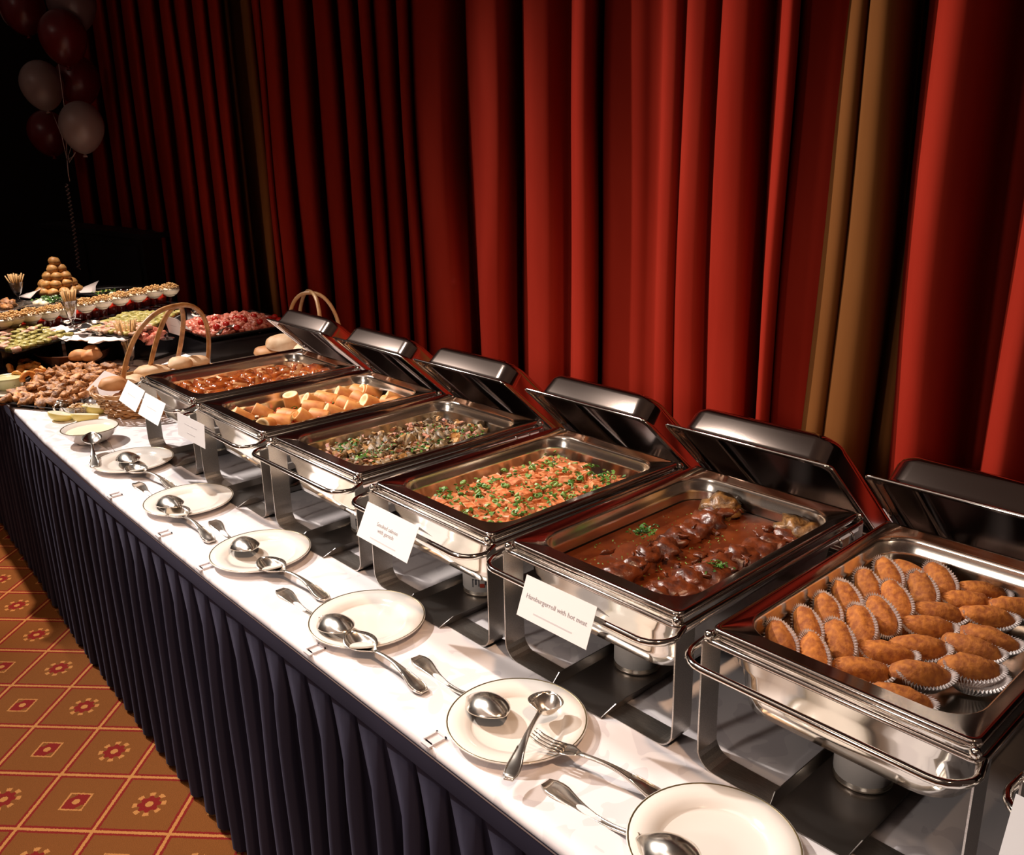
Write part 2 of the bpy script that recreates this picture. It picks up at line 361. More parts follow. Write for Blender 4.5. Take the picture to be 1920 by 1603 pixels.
curtain('curtain_lining', 'thin brown curtain lining edge beside the rightmost red curtain', 'gold_lining',
        [(1716, .15), (1722, .06), (1728, .03), (1745, .08)], lean=-.02, flare=.9, seed=8)
curtain('stage_curtain', 'rightmost red velvet curtain with one broad fold', 'red_velvet',
        [(1720, .12), (1727, .02), (1760, -.07), (1810, -.05), (1850, .04), (1885, .14), (1925, .12), (1935, -.02), (1975, -.07), (2030, .02), (2080, .12), (2120, .0), (2200, -.05), (2300, .1)], seed=11)
t = thing('upright_cabinet', 'black upright cabinet in shadow behind the dessert table, below the balloons', 'cabinet', (-6.3, 2.02, 0), (0, 0, .1))
MB().add(box((0, 0, .55), (1.5, .16, 1.1))).make('body', 'black_paint', t, smooth=False)
MB().add(box((0, 0, 1.115), (1.56, .20, .03))).make('top', 'black_paint', t, smooth=False)
for sx in (-.37, .37): MB().add(box((sx, -.088, .58), (.68, .016, .95))).make('door', 'black_paint', t, smooth=False)

# ------------------------------------------------------------------ the tables, cloth and skirt
EDGE = [(1.6, .665), (-.3, .668), (-1.7, .672), (-2.4, .683), (-3.0, .705), (-3.55, .742), (-4.3, .79), (-6.2, .90)]
def edge_y(x):
    for (a, ya), (b, yb) in zip(EDGE, EDGE[1:]):
        if b <= x <= a: return ya+(yb-ya)*(a-x)/(a-b)
    return EDGE[0][1]
for i, (xa, xb, lab) in enumerate([(1.6, -1.0, 'banquet table under the near end of the buffet, hidden by white cloth'), (-1.02, -3.5, 'banquet table under the middle chafing dishes, hidden by white cloth'), (-3.52, -6.0, 'banquet table under the desserts, hidden by white cloth')]):
    t = thing('banquet_table', lab, 'table', ((xa+xb)/2, 1.36, 0), group='tables under the buffet cloth')
    w = xa-xb-.1
    MB().add(box((0, .03, .728), (w, 1.1, .03))).make('table_top', 'pane_black', t, smooth=False)
    for lx in (-w/2+.15, w/2-.15):
        for ly in (-.40, .52): MB().add(tube([(lx, ly, .0), (lx, ly, .713)], .016, 8)).make('leg', 'dark_steel', t)
xs = [1.6-.1*i for i in range(77)]
top = [(x, edge_y(x), TZ) for x in xs]; V = []; F = []
rowsy = [0, .0, .02, .12, .3, .5, .75, 1.0]
for j, fy in enumerate(rowsy):
    for x in xs:
        y0 = edge_y(x); y = y0+(2.0-y0)*fy
        V.append((x, y if j else y0-.004, TZ if j else TZ-.014))
n = len(xs)
for j in range(len(rowsy)-1):
    for i in range(n-1): F.append((j*n+i, j*n+i+1, (j+1)*n+i+1, (j+1)*n+i))
o = obj('tablecloth', mesh_data('tablecloth', V, F, 'damask')); tag(o, 'white damask tablecloth with woven flowers covering the whole buffet', 'tablecloth')
m_ = o.modifiers.new('thick', 'SOLIDIFY'); m_.thickness = .003; m_.offset = 1 if False else -1
t = thing('table_skirt', 'dark navy pleated skirt hanging from the table front to the carpet', 'table skirt')
V = []; F = []
for i, x in enumerate(xs):
    y = edge_y(x)-.006
    V += [(x, y, .741), (x, y-.002, .72), (x, y, .700)]
for i in range(len(xs)-1):
    for k in (0, 1): F.append((3*i+k, 3*i+k+1, 3*i+k+4, 3*i+k+3))
bd = obj('skirt_band', mesh_data('skirt_band', V, F, 'navy_cloth'), t)
PW = .084; prof = [(0, 1.0), (.04, .2), (.10, -.55), (.2, -.85), (.36, -1), (.5, -.8), (.6, -.35), (.68, .35), (.76, 1.0), (.86, 1.25), (.95, 1.2)]
zs = [.704, .69, .66, .62, .56, .48, .38, .26, .14, .05, .012]; loops = []
npl = int(7.6/PW)
for z in zs:
    k = min(1, (.704-z)/.16)**.8; L_ = []
    for p in range(npl):
        rg = random.Random(p); w = rg.uniform(-.012, .012); am = rg.uniform(.85, 1.15)
        for f_, d_ in prof:
            fx = f_
            if f_ > .55: fx = 1-(1-f_)*(.12+.88*k)          # the gap opens downwards from a point
            if f_ < .15: fx = f_*(.12+.88*k)
            x = 1.6-(p+fx)*PW+w*(.704-z)*.6+.006*sin(z*9+p*2.1)*k
            L_.append((x, edge_y(x)-.003+.017*am*d_*k+.010*k, z))
    loops.append(L_)
obj('pleated_cloth', mesh_data('pleated_cloth', *loft(loops, False, False, False), 'navy_cloth'), t)
for (px, py, lb) in [(812, 1392, 'clear square skirt clip on the cloth edge below the ladle plate'), (583, 1225, 'clear skirt clip on the cloth edge, left of the third spoon plate from the right'),
                     (360, 1074, 'clear skirt clip on the cloth edge beside the middle spoon plate'), (310, 1003, 'clear skirt clip on the cloth edge left of the plate second from the sauce bowl'),
                     (228, 928, 'clear skirt clip on the cloth edge nearest the cream sauce bowl')]:
    p = at(px, py, TZ); y0 = edge_y(p.x); mb = MB()
    mb.add(box((0, .012, .0035), (.024, .026, .003)))
    for d in (-.0105, .0105): mb.add(box((d, .012, .0065), (.003, .026, .003)))
    mb.add(box((0, .0235, .0065), (.024, .003, .003))); mb.add(box((0, -.003, .0035), (.02, .010, .003)))
    tag(mb.make('skirt_clip', 'clear_plastic', smooth=False, loc=(p.x, y0, TZ-.001)), lb, 'clip', 'clips holding the table skirt')

# ------------------------------------------------------------------ chafing dishes
DX = {1: (-2.508, .920, -.015), 2: (-2.095, .912, -.015), 3: (-1.690, .913, .010), 4: (-1.274, .913, .0), 5: (-.880, .925, .012), 6: (-.474, .932, .015), 7: (-.068, .940, .0)}
WD, LD, HT = .355, .52, .22
FOODN = {1: 'glazed roast slices', 2: 'cut bread rolls', 3: 'mushroom skewers', 4: 'salmon cubes', 5: 'brown gravy', 6: 'breaded croquettes', 7: ''}
def water_pan_data():
    c = LD/2; L = [rrect(.345, .51, .016, .206, 6, 0, c), rrect(.350, .516, .018, .212, 6, 0, c), rrect(.345, .51, .016, .217, 6, 0, c), rrect(.333, .498, .02, .212, 6, 0, c),
         rrect(.326, .49, .03, .205, 6, 0, c), rrect(.320, .484, .04, .17, 6, 0, c), rrect(.312, .478, .045, .163, 6, 0, c), rrect(.306, .472, .05, .125, 6, 0, c), rrect(.298, .464, .05, .103, 6, 0, c), rrect(.28, .446, .045, .098, 6, 0, c)]
    return mesh_data('water_pan', *loft(L, True, False, True), 'polished_steel')
def food_pan_data():
    c = LD/2; L = [rrect(.352, .512, .012, .212, 7, 0, c), rrect(.356, .516, .013, .216, 7, 0, c), rrect(.354, .514, .013, .221, 7, 0, c), rrect(.346, .506, .012, .2225, 7, 0, c), rrect(.340, .500, .012, .2205, 7, 0, c), rrect(.312, .452, .052, .2195, 7, 0, c), rrect(.306, .446, .050, .217, 7, 0, c),
         rrect(.303, .443, .050, .212, 7, 0, c), rrect(.3022, .4422, .050, .201, 7, 0, c), rrect(.2955, .4355, .047, .197, 7, 0, c), rrect(.2945, .4345, .047, .190, 7, 0, c), rrect(.290, .430, .046, .155, 7, 0, c), rrect(.279, .419, .042, .148, 7, 0, c), rrect(.22, .36, .03, .147, 7, 0, c)]
    return mesh_data('food_pan', *loft(L, True, False, True), ['mirror_steel', 'pan_steel'], True, [0]*(32*5)+[1]*(32*8+1))
def strap_pts():
    hw = .181; P = [(-hw, .204)]+[(-hw, .05)]
    for i in range(1, 7): a = pi+pi/2*i/6; P.append((-hw+.03+.03*cos(a), .033+.03*sin(a)))
    P2 = [(-x, z) for x, z in P[::-1]]; return P+P2
def strap_data():
    P = strap_pts(); loops = []
    for i, (x, z) in enumerate(P):
        a = P[max(0, i-1)]; b = P[min(len(P)-1, i+1)]; t_ = Vector((b[0]-a[0], b[1]-a[1])).normalized(); nx, nz = -t_.y*.0012, t_.x*.0012
        loops.append([(x+nx, -.022, z+nz), (x+nx, .022, z+nz), (x-nx, .022, z-nz), (x-nx, -.022, z-nz)])
    m = mesh_data('support_strap', *loft(loops), 'brushed_steel', smooth=False); return m
def handle_data():
    pts = [(-.170, .014, .206), (-.184, .004, .203)]
    for i in range(7): a = pi+pi/2*i/6; pts.append((-.188+.04+.04*cos(a), -.018+.04*sin(a), .197))
    pts += [(-x, y, z) for x, y, z in pts[::-1]]
    mb = MB().add(tube(pts, .0052, 10))
    return mb.data('handle', 'polished_steel')
WPD, FPD, STD, HND = water_pan_data(), food_pan_data(), strap_data(), handle_data()
def frame_data():
    mb = MB(); c = LD/2; mb.add(tube(rrect(.366, .528, .012, .205, 3, 0, c), .0045, 8, True))
    for sx in (-1, 1): mb.add(box((sx*.181, c, .1985), (.003, .50, .014)))
    for sy in (.43, .47): mb.add(tube([(.183, sy, .205), (.193, sy, .200), (.193, sy, .19)], .0022, 6))
    return mb.data('frame', 'mirror_steel')
FRD = frame_data()
KND = MB().add(lathe([(0.0001, .0), (.006, .002), (.0072, .007), (.005, .012), (.0001, .0135)], 10)).data('corner_knob', 'polished_steel')
def tray_data():
    mb = MB(); y0, y1 = -.026, .545; w = .057; th = .0015
    for (yy0, yy1) in ((y0, y1),):
        A = [(-w-.006, .020), (-w, .004), (w, .004), (w+.006, .020)]
        def lp(y, tr): return [(x, y+(tr if z > .01 else 0), z) for x, z in A]+[(x*.975, y+(tr if z > .01 else 0), z+.0012*(1 if z < .01 else 0)) for x, z in A[::-1]]
        mb.add(loft([lp(yy0, .028), lp(yy1, -.028)]))
    return mb.data('burner_tray', 'dark_steel', smooth=False)
TRD = tray_data()
def can_thing(loc, rz, label, printed):
    t = thing('fuel_can', label, 'can', loc, (0, 0, rz), 'fuel cans under the chafing dishes')
    MB().add(lathe([(.0001, 0), (.038, 0), (.041, .002), (.041, .005), (.0395, .007), (.0395, .048), (.041, .050), (.041, .053), (.037, .053), (.035, .048), (.012, .048), (.012, .044), (.0001, .044)], 28)).make('tin', 'can_metal', t)
    pl_ = MB().add(lathe([(.0398, .010), (.0400, .011), (.0400, .045), (.0398, .046)], 28)).make('paper_label', 'can_label', t)
    if not printed: return
    mb = MB()
    for k in range(14):
        a = -2.2+k*.16; h = (.018, .012, .015)[k % 3]
        mx = Matrix.Rotation(a, 4, 'Z') @ Matrix.Translation((.0402, 0, .038-h/2))
        if k % 4 < 3: mb.add(box((0, 0, 0), (.0006, .0035 if k % 2 else .002, h)), 0, mx); mb.add(box((0, .001, h/2-.001), (.0006, .005, .002)), 0, mx)
        else: mb.add(box((0, 0, -.004), (.0006, .009, .008)), 1, mx)
    mb.make('label_print', ['can_ink', 'can_red'], pl_, smooth=False)
for k, (x, y, a) in DX.items():
    lb = {1: 'farthest steel chafing dish, next to the round-handled bread basket', 2: 'steel chafing dish with the cut bread rolls, second farthest', 3: 'steel chafing dish holding the mushroom skewers',
          4: 'steel chafing dish holding the salmon cubes', 5: 'steel chafing dish holding the brown gravy', 6: 'steel chafing dish holding the breaded croquettes', 7: 'steel chafing dish cut off at the right edge, only its handle end seen'}[k]
    t = thing('chafing_dish', lb, 'chafing dish', (x, y, TZ), (0, 0, a), 'chafing dishes along the buffet')
    for nm, d in (('frame', FRD), ('water_pan', WPD), ('handle', HND), ('burner_tray', TRD)):
        fo = obj(nm, d, t)
        if nm == 'frame':
            for sx in (-1, 1):
                for ky in (-.002, LD+.002): obj('corner_knob', KND, fo, (sx*.176, ky, .207))
    for v in (.012, .505): obj('support_strap', STD, t, (0, v, 0))
    if k < 7 or True:
        p = obj('food_pan', FPD, None, (x, y, TZ+.0006), (0, 0, a)); tag(p, {1: 'steel food pan of glazed roast slices, farthest in the row', 2: 'steel food pan of cut bread rolls', 3: 'steel food pan of mushroom skewers', 4: 'steel food pan of salmon cubes with spring onion', 5: 'steel food pan filled with brown gravy', 6: 'steel food pan of croquettes in paper cases', 7: 'steel food pan of the dish cut off at the right edge'}[k], 'food pan', 'food pans in the chafing dishes')
    if k < 7:
        lx = {4: -.008, 3: -.008}.get(k, -.006)
        can_thing((x+lx+.0, y+.134, TZ+.0053), .3*k+ (0 if k != 4 else -.2), {1: 'small fuel can under the farthest chafing dish', 2: 'small fuel can under the bread roll dish', 3: 'small fuel can under the mushroom skewer dish', 4: 'labelled fuel can with dark letters under the salmon dish', 5: 'small fuel can under the gravy dish', 6: 'small fuel can under the croquette dish'}[k], k in (3, 4))
# lids standing behind the dishes, leaning on their back rims
def lid_parts():
    w, l = .350, .492; c = l/2
    def sh(dz, di):
        Z = [(.018, .012, .004), (.030, .02, .005), (.036, .034, .011), (.038, .038, .018), (.042, .040, .052), (.046, .042, .060), (.056, .042, .0665), (.073, .04, .069), (.2, .04, .071)]
        return [rrect(w-a-di, l-a-di, r, z+dz, 7, 0, c) for a, r, z in Z]
    A = sh(0, 0); B = sh(-.0018, .003)[::-1]
    V1, F1 = loft(A, True, False, True); V2, F2 = loft(B, True, True, False)
    d = MB().add((V1, F1)).add((V2, F2)).data('dome', 'dome_steel')
    Lp = [rrect(w, l, .012, 0, 6, 0, c), rrect(w+.002, l+.002, .013, .002, 6, 0, c), rrect(w, l, .012, .0045, 6, 0, c), rrect(w-.018, l-.018, .012, .0048, 6, 0, c), rrect(w-.018, l-.018, .012, .0018, 6, 0, c), rrect(w, l, .012, 0, 6, 0, c)]
    r = MB().add(loft(Lp, True, False, False)).data('rim', 'polished_steel')
    return d, r
LDD, LDR = lid_parts()
LIDL = {1: 'steel lid leaning behind the farthest dish, in front of the rear bread basket', 2: 'steel lid leaning behind the bread roll dish', 3: 'steel lid leaning behind the mushroom skewer dish', 4: 'steel lid leaning behind the salmon dish', 5: 'steel lid with a bright glare leaning behind the gravy dish', 6: 'steel lid leaning behind the croquette dish'}
for k, lb in LIDL.items():
    x, y, a = DX[k]; z = 1.086; yy = y+.405
    t = thing('dish_lid', lb, 'lid', (x-.405*sin(a), yy, z), (radians(-43), 0, a), 'lids leaning behind the chafing dishes')
    obj('dome', LDD, t); obj('rim', LDR, t)

def DW(k, u, v, z):                      # point in the frame of dish k
    x, y, a = DX[k]; return Vector((x+u*cos(a)-v*sin(a), y+u*sin(a)+v*cos(a), TZ+z))
def DLOC(k, p):                          # world point -> (u, v) in the frame of dish k
    x, y, a = DX[k]; dx, dy = p.x-x, p.y-y; return dx*cos(a)+dy*sin(a), -dx*sin(a)+dy*cos(a)

# ------------------------------------------------------------------ food: glazed slices (dish 1)
GL = []
for s in range(6):
    V, F = rcube((.034, .050, .036), 50+s, .16, .3); MI = []
    for f in F:
        n_ = (Vector(V[f[1]])-Vector(V[f[0]])).cross(Vector(V[f[2]])-Vector(V[f[0]])).normalized()
        MI.append(0 if (n_.z > .15 or n_.y > .6) else 1)
    GL.append(mesh_data('roast_slice', V, F, ['glaze', 'roast_meat'], True, MI))
rg = random.Random(4); i = 0
for row, (u0, nn, v0, v1) in enumerate([(-.075, 9, .08, .40), (-.025, 10, .07, .42), (.028, 11, .07, .42), (.080, 11, .08, .43)]):
    for j in range(nn):
        v = v0+(v1-v0)*j/(nn-1)+rg.uniform(-.006, .006)
        hh = .173+(.006 if row in (1, 2) else 0)+rg.uniform(-.004, .006)
        up_ = rg.random() < .42; hh += .006
        o = obj('roast_slice', GL[i % 6], None, DW(1, u0+rg.uniform(-.008, .008), v, hh), (rg.uniform(-.35, .35)+(1.35 if up_ else 0), rg.uniform(-.3, .3), rg.uniform(-.5, .5)), (1, 1, 1)); i += 1
        tag(o, '%s glazed roast slice from the front in the %s row of the farthest dish' % (ORD[j], ['leftmost', 'second', 'third', 'rightmost'][row]), 'roast meat', 'roast slices in the farthest dish')
for q, (px, py) in enumerate([(592, 688), (612, 695)]):
    p = at(px, py, .955); o = MB().add(blob(60+q, (.05, .032, .028), 3, .14, 2.2)).make('roast_joint', 'glaze', loc=(p.x, p.y, .936), rot=(0, 0, .5))
    tag(o, 'large unsliced glazed roast piece at the back %s of the farthest dish' % ('left' if q == 0 else 'right corner'), 'roast meat', 'unsliced roast pieces')
for q, (px, py) in enumerate([(520, 717), (548, 712)]):
    p = at(px, py, .95); o = MB().add(blob(70+q, (.036, .03, .026), 3, .14, 2.2)).make('roast_joint', 'glaze', loc=(p.x, p.y, .929))
    tag(o, 'rounded glazed roast piece %s, before the back pieces of the farthest dish' % ('further left' if q == 0 else 'further right'), 'roast meat', 'unsliced roast pieces')
# ------------------------------------------------------------------ cut rolls (dish 2)
def roll_data(L_, r, s):
    rg = random.Random(s); sq = rg.uniform(-.1, .1); prof = [(.0001, -L_/2+.004), (r*.45, -L_/2+.003), (r*.62, -L_/2-.001), (r*.93, -L_/2), (r, -L_/2+.003), (r*(1.02+sq*.3), 0), (r*.98, L_/2-.003), (r*.93, L_/2), (r*.62, L_/2-.001), (r*.42, L_/2-.006), (.0001, L_/2-.008)]
    V, F = lathe(prof, 18); MI = []
    for i in range(len(prof)-1): MI += [1 if i in (0, 1, 2, 7, 8, 9) else 0]*18
    V = [(x*(1+.05*sin(3*z*40)), y*.94, z) for x, y, z in V]
    return mesh_data('cut_roll', V, F, ['roll_crust', 'roll_crumb'], True, MI)
RL = [roll_data(.054, .0225, 1), roll_data(.060, .0225, 2), roll_data(.050, .023, 3)]
C2 = [(240+x/4.174, 640+y/4.174, m) for x, y, m in [(885, 570, 0), (1045, 535, 0), (1090, 625, 3), (1285, 475, 2), (1190, 600, 1), (1255, 560, 1), (1380, 575, 0), (1445, 455, 0), (1570, 430, 1), (1690, 395, 0), (1810, 380, 1), (1500, 560, 1), (1620, 540, 0), (1770, 510, 0)]]
C2 += [(260+x/3.2, 640+y/3.2, m) for x, y, m in [(1415, 285, 0), (1490, 275, 0), (1400, 355, 0), (1510, 350, 1), (1610, 325, 0), (1050, 380, 1), (1120, 330, 1), (1250, 360, 1), (900, 430, 1), (1330, 330, 1)]]
C2.sort(key=lambda c: (c[1]*-1))
i = 0
for px, py, m in C2:
    p = at(px, py, .945); u, v = DLOC(2, p); u = max(-.118, min(.118, u)); v = max(.075, min(.445, v))
    rot = {0: (radians(55), 0, radians(-30)), 1: (radians(80), 0, radians(-60)), 2: (radians(8), radians(5), 0), 3: (radians(70), 0, radians(20))}[m]
    rot = (rot[0]+rg.uniform(-.15, .15), rot[1], rot[2]+rg.uniform(-.35, .35))
    o = obj('cut_roll', RL[i % 3], None, DW(2, u, v, .184 if m != 2 else .194), rot); i += 1
    tag(o, 'upright cut roll with a pale hollow end, standing among the others' if m == 2 else 'golden cut roll piece, %s from the front in the second farthest chafing dish' % ORD[i-1], 'roll', None if m == 2 else 'cut rolls in the second farthest dish')
def bed(k, z, seed, amp=.004, sz=(.262, .395)):
    V = []; n1, n2 = 18, 26; F = []
    for a in range(n1+1):
        for b in range(n2+1):
            u = (a/n1-.5)*sz[0]; v = LD/2+(b/n2-.5)*sz[1]; e = min(1, 4*min(a, n1-a)/n1)*min(1, 4*min(b, n2-b)/n2)
            V.append((u, v, z+amp*noise.noise(Vector((u*30+seed, v*30, 0)))*2))
    for a in range(n1):
        for b in range(n2): F.append((a*(n2+1)+b, (a+1)*(n2+1)+b, (a+1)*(n2+1)+b+1, a*(n2+1)+b+1))
    return V, F
def in_pan(k, z0, z1, rg, um=.125, va=.07, vb=.45):
    def f(): return DW(k, rg.uniform(-um, um), rg.uniform(va, vb), rg.uniform(z0, z1)), None
    return f
tag(scatter('tomato_relish', 900, in_pan(2, .153, .188, rg, .12, .08, .44), .0065, ['tomato_bits', 'pale_bits', 'tomato_bits', 'herb'], rg=rg), 'chopped tomato relish spread between the cut rolls', 'relish', kind='stuff')
# ------------------------------------------------------------------ skewers (dish 3)
CH = []
for s in range(4): CH.append(mesh_data('ham_cube', *rcube((.021, .021, .019), 80+s, .2, .2), 'ham', False))
for s in range(4): CH.append(mesh_data('golden_cube', *rcube((.022, .020, .019), 90+s, .2, .2), 'golden_cube', False))
for s in range(5): CH.append(mesh_data('mushroom', *blob(100+s, (.019, .013, .009), 2, .7, 2.9), 'mushroom'))
SKD = MB().add(tube([(-.05, 0, 0), (.062, 0, 0)], [.0016, .0011], 6)).data('stick', 'skewer_wood')
def skewer(seed):
    r_ = random.Random(seed); t = thing('food_skewer', 'wooden skewer of ham cubes and mushrooms in the third farthest chafing dish', 'skewer', group='skewers in the third farthest dish')
    obj('stick', SKD, t)
    for q in range(5):
        d = CH[r_.choice([0, 1, 2, 3, 4, 5, 6, 7, 8, 9, 10, 11, 12, 8, 9, 10])]
        obj(d.name.split('.')[0], d, t, (-.022+q*.0175, r_.uniform(-.003, .003), r_.uniform(-.002, .002)), (r_.uniform(0, 6), r_.uniform(-.4, .4), r_.uniform(0, 6)))
    return t
sk = [skewer(s) for s in range(5)]; first = [True]*5; cnt = 0
for layer, (zz, us, vs) in enumerate([(.162, [-.09, -.045, 0, .045, .09], [.09+.034*i for i in range(11)]), (.178, [-.075, -.03, .02, .07], [.11+.036*i for i in range(9)])]):
    for u in us:
        for v in vs:
            if layer == 1 and (u < -.06 and v > .25 or rg.random() < .12): continue
            if layer == 0 and u < -.08 and v > .33: continue
            q = cnt % 5; cnt += 1
            loc = DW(3, u+rg.uniform(-.012, .012), v+rg.uniform(-.008, .008), zz+rg.uniform(-.003, .005)); rot = (rg.uniform(0, 6), rg.uniform(-.18, .1), radians(38)+rg.uniform(-.45, .45))
            sl = '%s food skewer from the front, %s row from the left, %s layer' % (ORD[vs.index(v)], ORD[us.index(u)], ['lower', 'upper'][layer])
            if first[q]: sk[q].location = loc; sk[q].rotation_euler = rot; first[q] = False; sk[q]['label'] = sl
            else: dup(sk[q], loc, rot, sl)
tag(scatter('chopped_herbs', 420, lambda: (lambda c: (DW(3, c[0]+rg.gauss(0, .014), c[1]+rg.gauss(0, .016), rg.uniform(.180, .197)), None))(rg.choice([(-.03, .36), (.03, .40), (-.08, .14), (-.05, .12), (.05, .30), (.06, .24), (0, .18), (.02, .12), (-.02, .27), (.08, .38)])), .0045, ['herb', 'herb', 'spring_onion'], rg=rg), 'chopped parsley sprinkled over the mushroom skewers', 'herbs', kind='stuff')
tag(scatter('mushroom_sauce', 1500, in_pan(3, .153, .194, rg, .118, .07, .44), .0075, ['mushroom', 'golden_cube', 'ham', 'mushroom'], rg=rg), 'mushroom scraps and sauce between the skewers', 'sauce', kind='stuff')
# ------------------------------------------------------------------ salmon (dish 4)
SM = [mesh_data('salmon_cube', *rcube((.0275, .0265, .031), 120+s, .22, .12), 'salmon', False) for s in range(7)]
i = 0
for a in range(8):
    for b in range(13):
        u = -.104+a*.0300+rg.uniform(-.003, .003); v = .082+b*.0292+rg.uniform(-.003, .003)
        if b > 10 and 3 < a < 7 and rg.random() < .5: continue
        o = obj('salmon_cube', SM[i % 7], None, DW(4, u, v, .168+rg.uniform(-.004, .006)+.005*(1 if a in (2, 3, 4) else 0)), (rg.uniform(-.32, .32), rg.uniform(-.32, .32), rg.uniform(-.4, .4))); i += 1
        tag(o, 'orange salmon cube, %s from the front in the %s row from the left' % (ORD[b], ORD[a]), 'salmon', 'salmon cubes in the fourth dish')
def ringlet(mb, p, r, rgx):
    mb.add(tube([(r*cos(2*pi*j/8), r*sin(2*pi*j/8), 0) for j in range(8)], r*.35, 5, True, 1.6), 0, Matrix.Translation(p) @ Euler((rgx.uniform(-.8, .8), rgx.uniform(-.8, .8), 0)).to_matrix().to_4x4())
o1 = scatter('spring_onion', 430, in_pan(4, .183, .195, rg, .118, .07, .445), .0048, ['spring_onion', 'herb', 'spring_onion'], rg=rg)
tag(o1, 'chopped green spring onion scattered over the salmon cubes', 'spring onion', kind='stuff')
mb = MB()
for _ in range(70): ringlet(mb, DW(4, rg.uniform(-.12, .125), rg.uniform(.07, .44), rg.uniform(.187, .195)), rg.uniform(.004, .0058), rg)
oo = mb.make('spring_onion', 'spring_onion'); tag(oo, 'sliced spring onion rings lying on the salmon cubes', 'spring onion', kind='stuff')
# ------------------------------------------------------------------ gravy (dish 5)
V, F = bed(5, .181, 5, .0016, (.286, .426)); c_ = LD/2
V = []; L_ = [rrect(.284, .424, .045, .1765, 7, 0, c_)]
for q in (.95, .88, .76, .62, .46, .28, .1):
    L_.append([(x+.0*q, y, .1765+.0022*noise.noise(Vector((x*26, y*26, 3)))) for x, y, z in rrect(.284*q, .284*q+.14, .045*q, 0, 7, 0, c_)])
o = obj('gravy', mesh_data('gravy', *loft(L_, True, False, True), 'gravy'), None, DW(5, 0, 0, 0), (0, 0, DX[5][2])); tag(o, 'glossy red-brown gravy filling the fifth chafing dish', 'gravy', kind='stuff')
GR = [mesh_data('braised_roll', *blob(140+s, (.036, .031, .022), 3, .26, 2.2), 'gravy_meat') for s in range(5)]
i = 0
for r_i, (pa, pb, nn) in enumerate([((1165, 1072), (1385, 935), 9), ((1235, 1108), (1510, 985), 10)]):
    for j in range(nn):
        f_ = j/(nn-1); p = at(pa[0]+(pb[0]-pa[0])*f_, pa[1]+(pb[1]-pa[1])*f_, .94); u, v = DLOC(5, p); u = max(-.11, min(.112, u)); v = max(.08, min(.44, v))
        d = GR[i % 5]; i += 1
        if j == nn-1:
            o = MB().add(blob(160+r_i, (.040, .032, .028), 3, .3, 2.6)).make('braised_roll', 'browned_meat', loc=DW(5, u, v, .184))
            tag(o, ['dark browned meat roll end rising from the gravy at the back middle', 'yellow-brown meat roll end rising from the gravy in the back right corner'][r_i], 'meat'); continue
        o = obj('braised_roll', d, None, DW(5, u+rg.uniform(-.006, .006), v, .178+rg.uniform(-.003, .004)), (0, 0, rg.uniform(0, 3)), (1, rg.uniform(.8, 1.1), 1))
        tag(o, '%s gravy-coated meat roll from the front in the %s row of the gravy dish' % (ORD[j], 'left' if r_i == 0 else 'right'), 'meat', 'meat rolls in the %s row' % ('left' if r_i == 0 else 'right'))
BT = [mesh_data('bacon_bit', *blob(170+s, (.009, .005, .004), 1, .3, 2.5), 'gravy_meat') for s in range(3)]
tag(scatter('herb_flecks', 420, in_pan(5, .1785, .182, rg, .125, .07, .44), .0015, ['herb', 'spring_onion'], rg=rg, curl=False), 'tiny green herb flecks floating on the gravy', 'herbs', kind='stuff')
tag(scatter('parsley', 150, lambda: (lambda c: (DW(5, c[0]+rg.gauss(0, .010), c[1]+rg.gauss(0, .012), .200+rg.uniform(-.004, .006)), None))(rg.choice([DLOC(5, at(1207, 995, .95)), DLOC(5, at(1207, 995, .95)), DLOC(5, at(1345, 1060, .95))])), .003, ['herb'], rg=rg), 'small heaps of chopped parsley on the meat rolls', 'herbs', kind='stuff')
mb = MB()
for _ in range(80):
    c = rg.random(); w = rg.choice([((1165, 1072), (1385, 935)), ((1235, 1108), (1510, 985))]); p = at(w[0][0]+(w[1][0]-w[0][0])*c, w[0][1]+(w[1][1]-w[0][1])*c, .94); u, v = DLOC(5, p)
    u = max(-.125, min(.125, u+rg.gauss(0, .022))); v = max(.07, min(.45, v+rg.gauss(0, .02)))
    mb.add(blob(rg.random()*50, (.010, .005, .0025), 2, .8, 2.4), 0, Matrix.Translation((u, v, rg.uniform(.179, .196))) @ Euler((rg.uniform(0, 6), 0, rg.uniform(0, 6))).to_matrix().to_4x4())
o = mb.make('bacon_bits', 'gravy_meat', loc=DW(5, 0, 0, 0), rot=(0, 0, DX[5][2])); tag(o, 'scraps of bacon and tomato in the gravy over the meat rolls', 'bacon', kind='stuff')
